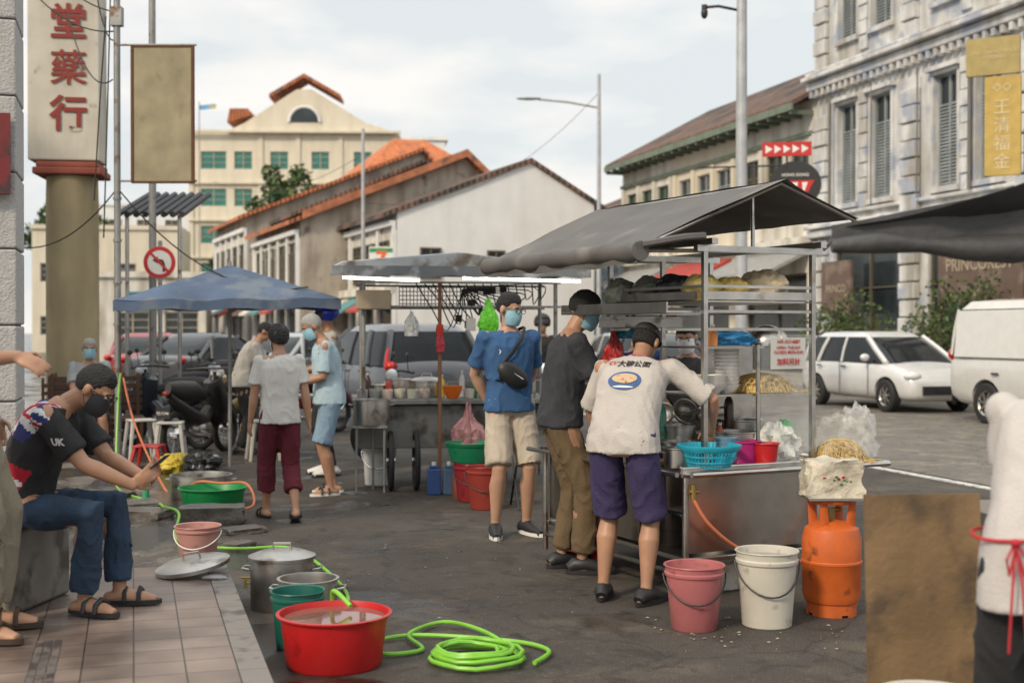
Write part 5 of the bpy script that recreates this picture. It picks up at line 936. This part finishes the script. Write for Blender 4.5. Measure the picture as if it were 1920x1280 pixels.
for x,y,rz,c,l,h in((-3.9,14.6,10,(.55,.54,.50),'white plastic stool by the motorcycles',.44),(-4.35,15.0,30,(.55,.54,.50),'white plastic stool by the motorcycles',.44),(-4.0,14.1,0,(.5,.02,.02),'red plastic stool on the wet pavement',.22),(-2.9,14.9,20,(.5,.48,.42),'cream plastic stool under the umbrella',.44),(-4.9,14.9,5,(.03,.08,.3),'blue plastic stool by the column',.25)): chair((x,y,0),rz,c,l,h)
b=B().box(-.5,.5,-.3,.3,.68,.71)
for x in(-.45,.45):
    for y in(-.25,.25): b.cyl((x,y,0),(x,y,.68),.016,n=8)
one('folding_table','small metal table under the blue umbrella','table',b,polem,(-2.75,15.8,0),5);lump('food_bundle','yellow sponge-like bundle on the table','food',(-2.9,15.6,.712),(.12,.10,.07),(.6,.42,.06),.1,5)
lump('plastic_bag','yellow plastic bag slumped on the pavement','bag',(-3.58,13.6,0),(.17,.15,.12),(.55,.42,.05),.25,5,.35,1);lump('rubbish_bag','shiny black rubbish bag slumped on the pavement','bag',(-3.25,13.4,0),(.20,.17,.14),(.02,.02,.022),.3,6,.2,1);lump('plastic_bag','crumpled pale plastic bag on the pavement','bag',(-3.35,14.0,0),(.16,.14,.09),(.4,.42,.42),.3,7,.35)
b=B()
for i in range(7): b.box(-.55,.55,-.30+i*.09,-.24+i*.09,.43,.46)
for i in range(5): b.box(-.55,.55,.33,.35,.52+i*.09,.58+i*.09)
for x in(-.5,.5): b.box(x-.02,x+.02,-.28,-.24,0,.43);b.box(x-.02,x+.02,.30,.34,0,.98)
e=one('wooden_bench','dark slatted wooden bench by the column','bench',b,m('wood_dark',(.09,.045,.025),.6),(-5.0,15.4,0),20,smooth=False)
for k in range(3):
    b=B()
    for i in range(8): b.box(-.45,.45,.0,.02,.05+i*.1,.10+i*.1)
    for x in(-.45,-.0,.43): b.box(x,x+.03,.021,.05,0,.88)
    one('folded_chair','stack of folded wooden tables leaning at the wall','furniture',b,m('wood_red',(.12,.05,.03),.6),(-5.75+k*.06,16.9+k*.07,.0+.03*k),8,group='folded furniture',smooth=False)
one('water_tap','brass tap with green bottle fixed to the metal pole','tap',B().cyl((0,0,0),(0,-.08,0),.012).cyl((0,-.08,0),(0,-.08,-.05),.01),m('brass'),(-4.20,13.64,1.08))
bottle('small green bottle standing by the metal pole',(-3.25,11.35,.0),(.05,.3,.15),.2,.03)
b=B().tube([(0,0,0),(0,0,.06)],.007).tube([(-.025,0,.06),(.025,0,.06)],.006).tube([(0,0,.03),(.03,0,.03),(.03,0,.01)],.006);one('valve','yellow brass valve at the walkway edge','valve',b,m('valve_yellow',(.5,.34,.03),.5),(-1.50,7.2,.05))
for i in range(80):
    if i<40:x=random.uniform(.7,1.7);y=random.uniform(6.0,6.7)
    else: x=random.uniform(-1.2,1.4);y=random.uniform(5.8,9.5)
    s_=random.uniform(.3,1.1)
    one('litter','scrap of pale litter on the asphalt','litter',B().quad((-.012*s_,0,.004),(0,-.008*s_,.006),(.014*s_,.002*s_,.004),(.002,.01*s_,.008)),m('litter_pale',(.36,.33,.27),.8),(x,y,.002),random.random()*360,'scraps of litter',smooth=False)
one('wet_cloth','crumpled clear plastic scrap on the walkway','litter',B().sph((0,0,.01),(.07,.05,.014),None,12,fn=lambda p:p*(1+.3*noise.noise(p*3))),m('clearbit',(.5,.5,.5),.3,alpha=.5),(-1.62,6.95,.152))
wm=m('wire_black',(.015,.015,.015),.6)
for k,(a,b_,sg_) in enumerate((((-4.2,13.7,3.0),(-2.1,13.2,1.95),.35),((-4.2,13.7,3.05),(-5.6,14.6,2.45),.2),((-4.2,13.7,4.9),(-5.0,13.9,5.4),.1),((-4.2,13.7,4.7),(-6,15,6),.3),((2.85,42,9.3),(-4.65,40,5.5),1.2),((-4.4,13.9,4.9),(-4.5,13.8,2.9),-.1),((-4.35,13.9,5.2),(-4.4,13.8,2.5),.1),((-4.65,40,7),(-14,60,8.5),.8),((-4.6,14,5.6),(-4.25,13.7,4.6),.25),((-5.2,15,5.2),(-4.3,13.8,4.2),.3))):
    a=V(a);b_=V(b_);one('cable','thin black overhead cable strung between poles','cable',B().tube([lerp(a,b_,t/14)-V((0,0,sg_*4*(t/14)*(1-t/14))) for t in range(15)],.008,5),wm,group='overhead cables')
e=T('flag','small blue and yellow flag on a rooftop pole','flag',(-18.3,75,14.4));part('cloth',B().add([(x*.25,.05*sin(x*1.4),z*.28+.02*x) for x in range(5) for z in(0,1)],[(2*i,2*i+1,2*i+3,2*i+2) for i in range(4)]),m('flag_blue',(.15,.35,.6),.8,dirt=((.6,.45,.05),1.5,.5)),e);part('pole',B().cyl((0,0,-14.4),(0,0,.5),.03),polem,e)
# ---------------- light, world, camera
w=bpy.data.worlds.new('World');bpy.context.scene.world=w;w.use_nodes=True;n=w.node_tree;N=n.nodes;L=n.links;bg=N['Background']
EL=36;AZ=232
sky=N.new('ShaderNodeTexSky');sky.sky_type='NISHITA';sky.sun_disc=False;sky.sun_elevation=rad(EL);sky.sun_rotation=rad(90-AZ);sky.air_density=1.2;sky.dust_density=3
tc=N.new('ShaderNodeTexCoord');mp=N.new('ShaderNodeMapping');mp.inputs['Scale'].default_value=(1,1,3.0);mp.inputs['Location'].default_value=(.3,0,.1);L.new(tc.outputs['Generated'],mp.inputs[0])
nz=N.new('ShaderNodeTexNoise');nz.inputs['Scale'].default_value=5.2;nz.inputs['Detail'].default_value=8;nz.inputs['Roughness'].default_value=.5;L.new(mp.outputs[0],nz.inputs[0])
r=N.new('ShaderNodeValToRGB');r.color_ramp.elements[0].position=.46;r.color_ramp.elements[1].position=.64;r.color_ramp.elements[0].color=(8.5,8.9,9.0,1);r.color_ramp.elements[1].color=(11.0,10.6,10.1,1);L.new(nz.outputs[0],r.inputs[0])
sx_=N.new('ShaderNodeSeparateXYZ');L.new(tc.outputs['Generated'],sx_.inputs[0]);mr=N.new('ShaderNodeMapRange');mr.inputs[1].default_value=.28;mr.inputs[2].default_value=.9;mr.inputs[3].default_value=1;mr.inputs[4].default_value=1.6;L.new(sx_.outputs[2],mr.inputs[0])
mu=N.new('ShaderNodeVectorMath');mu.operation='SCALE';L.new(r.outputs[0],mu.inputs[0]);L.new(mr.outputs[0],mu.inputs['Scale'])
mx=N.new('ShaderNodeMixRGB');mx.inputs[0].default_value=.88;L.new(sky.outputs[0],mx.inputs[1]);L.new(mu.outputs[0],mx.inputs[2]);L.new(mx.outputs[0],bg.inputs[0]);bg.inputs[1].default_value=.1
sl=bpy.data.lights.new('sun','SUN');sl.energy=2.6;sl.angle=rad(8);sl.color=(1,.85,.66);so_=bpy.data.objects.new('sun',sl);C.objects.link(so_)
d=V((cos(rad(AZ))*cos(rad(EL)),sin(rad(AZ))*cos(rad(EL)),sin(rad(EL))));so_.rotation_euler=d.to_track_quat('Z','Y').to_euler()
cd=bpy.data.cameras.new('camera');cam=bpy.data.objects.new('camera',cd);C.objects.link(cam);cd.lens=45;cd.sensor_width=36;cd.clip_end=2000;cam.location=(0,0,1.5);cam.rotation_euler=(rad(90-.48),0,0)
cd.dof.use_dof=True;cd.dof.focus_distance=7.8;cd.dof.aperture_fstop=2.2
sc=bpy.context.scene;sc.camera=cam;sc.view_settings.view_transform='Standard';sc.view_settings.look='None';sc.view_settings.exposure=0
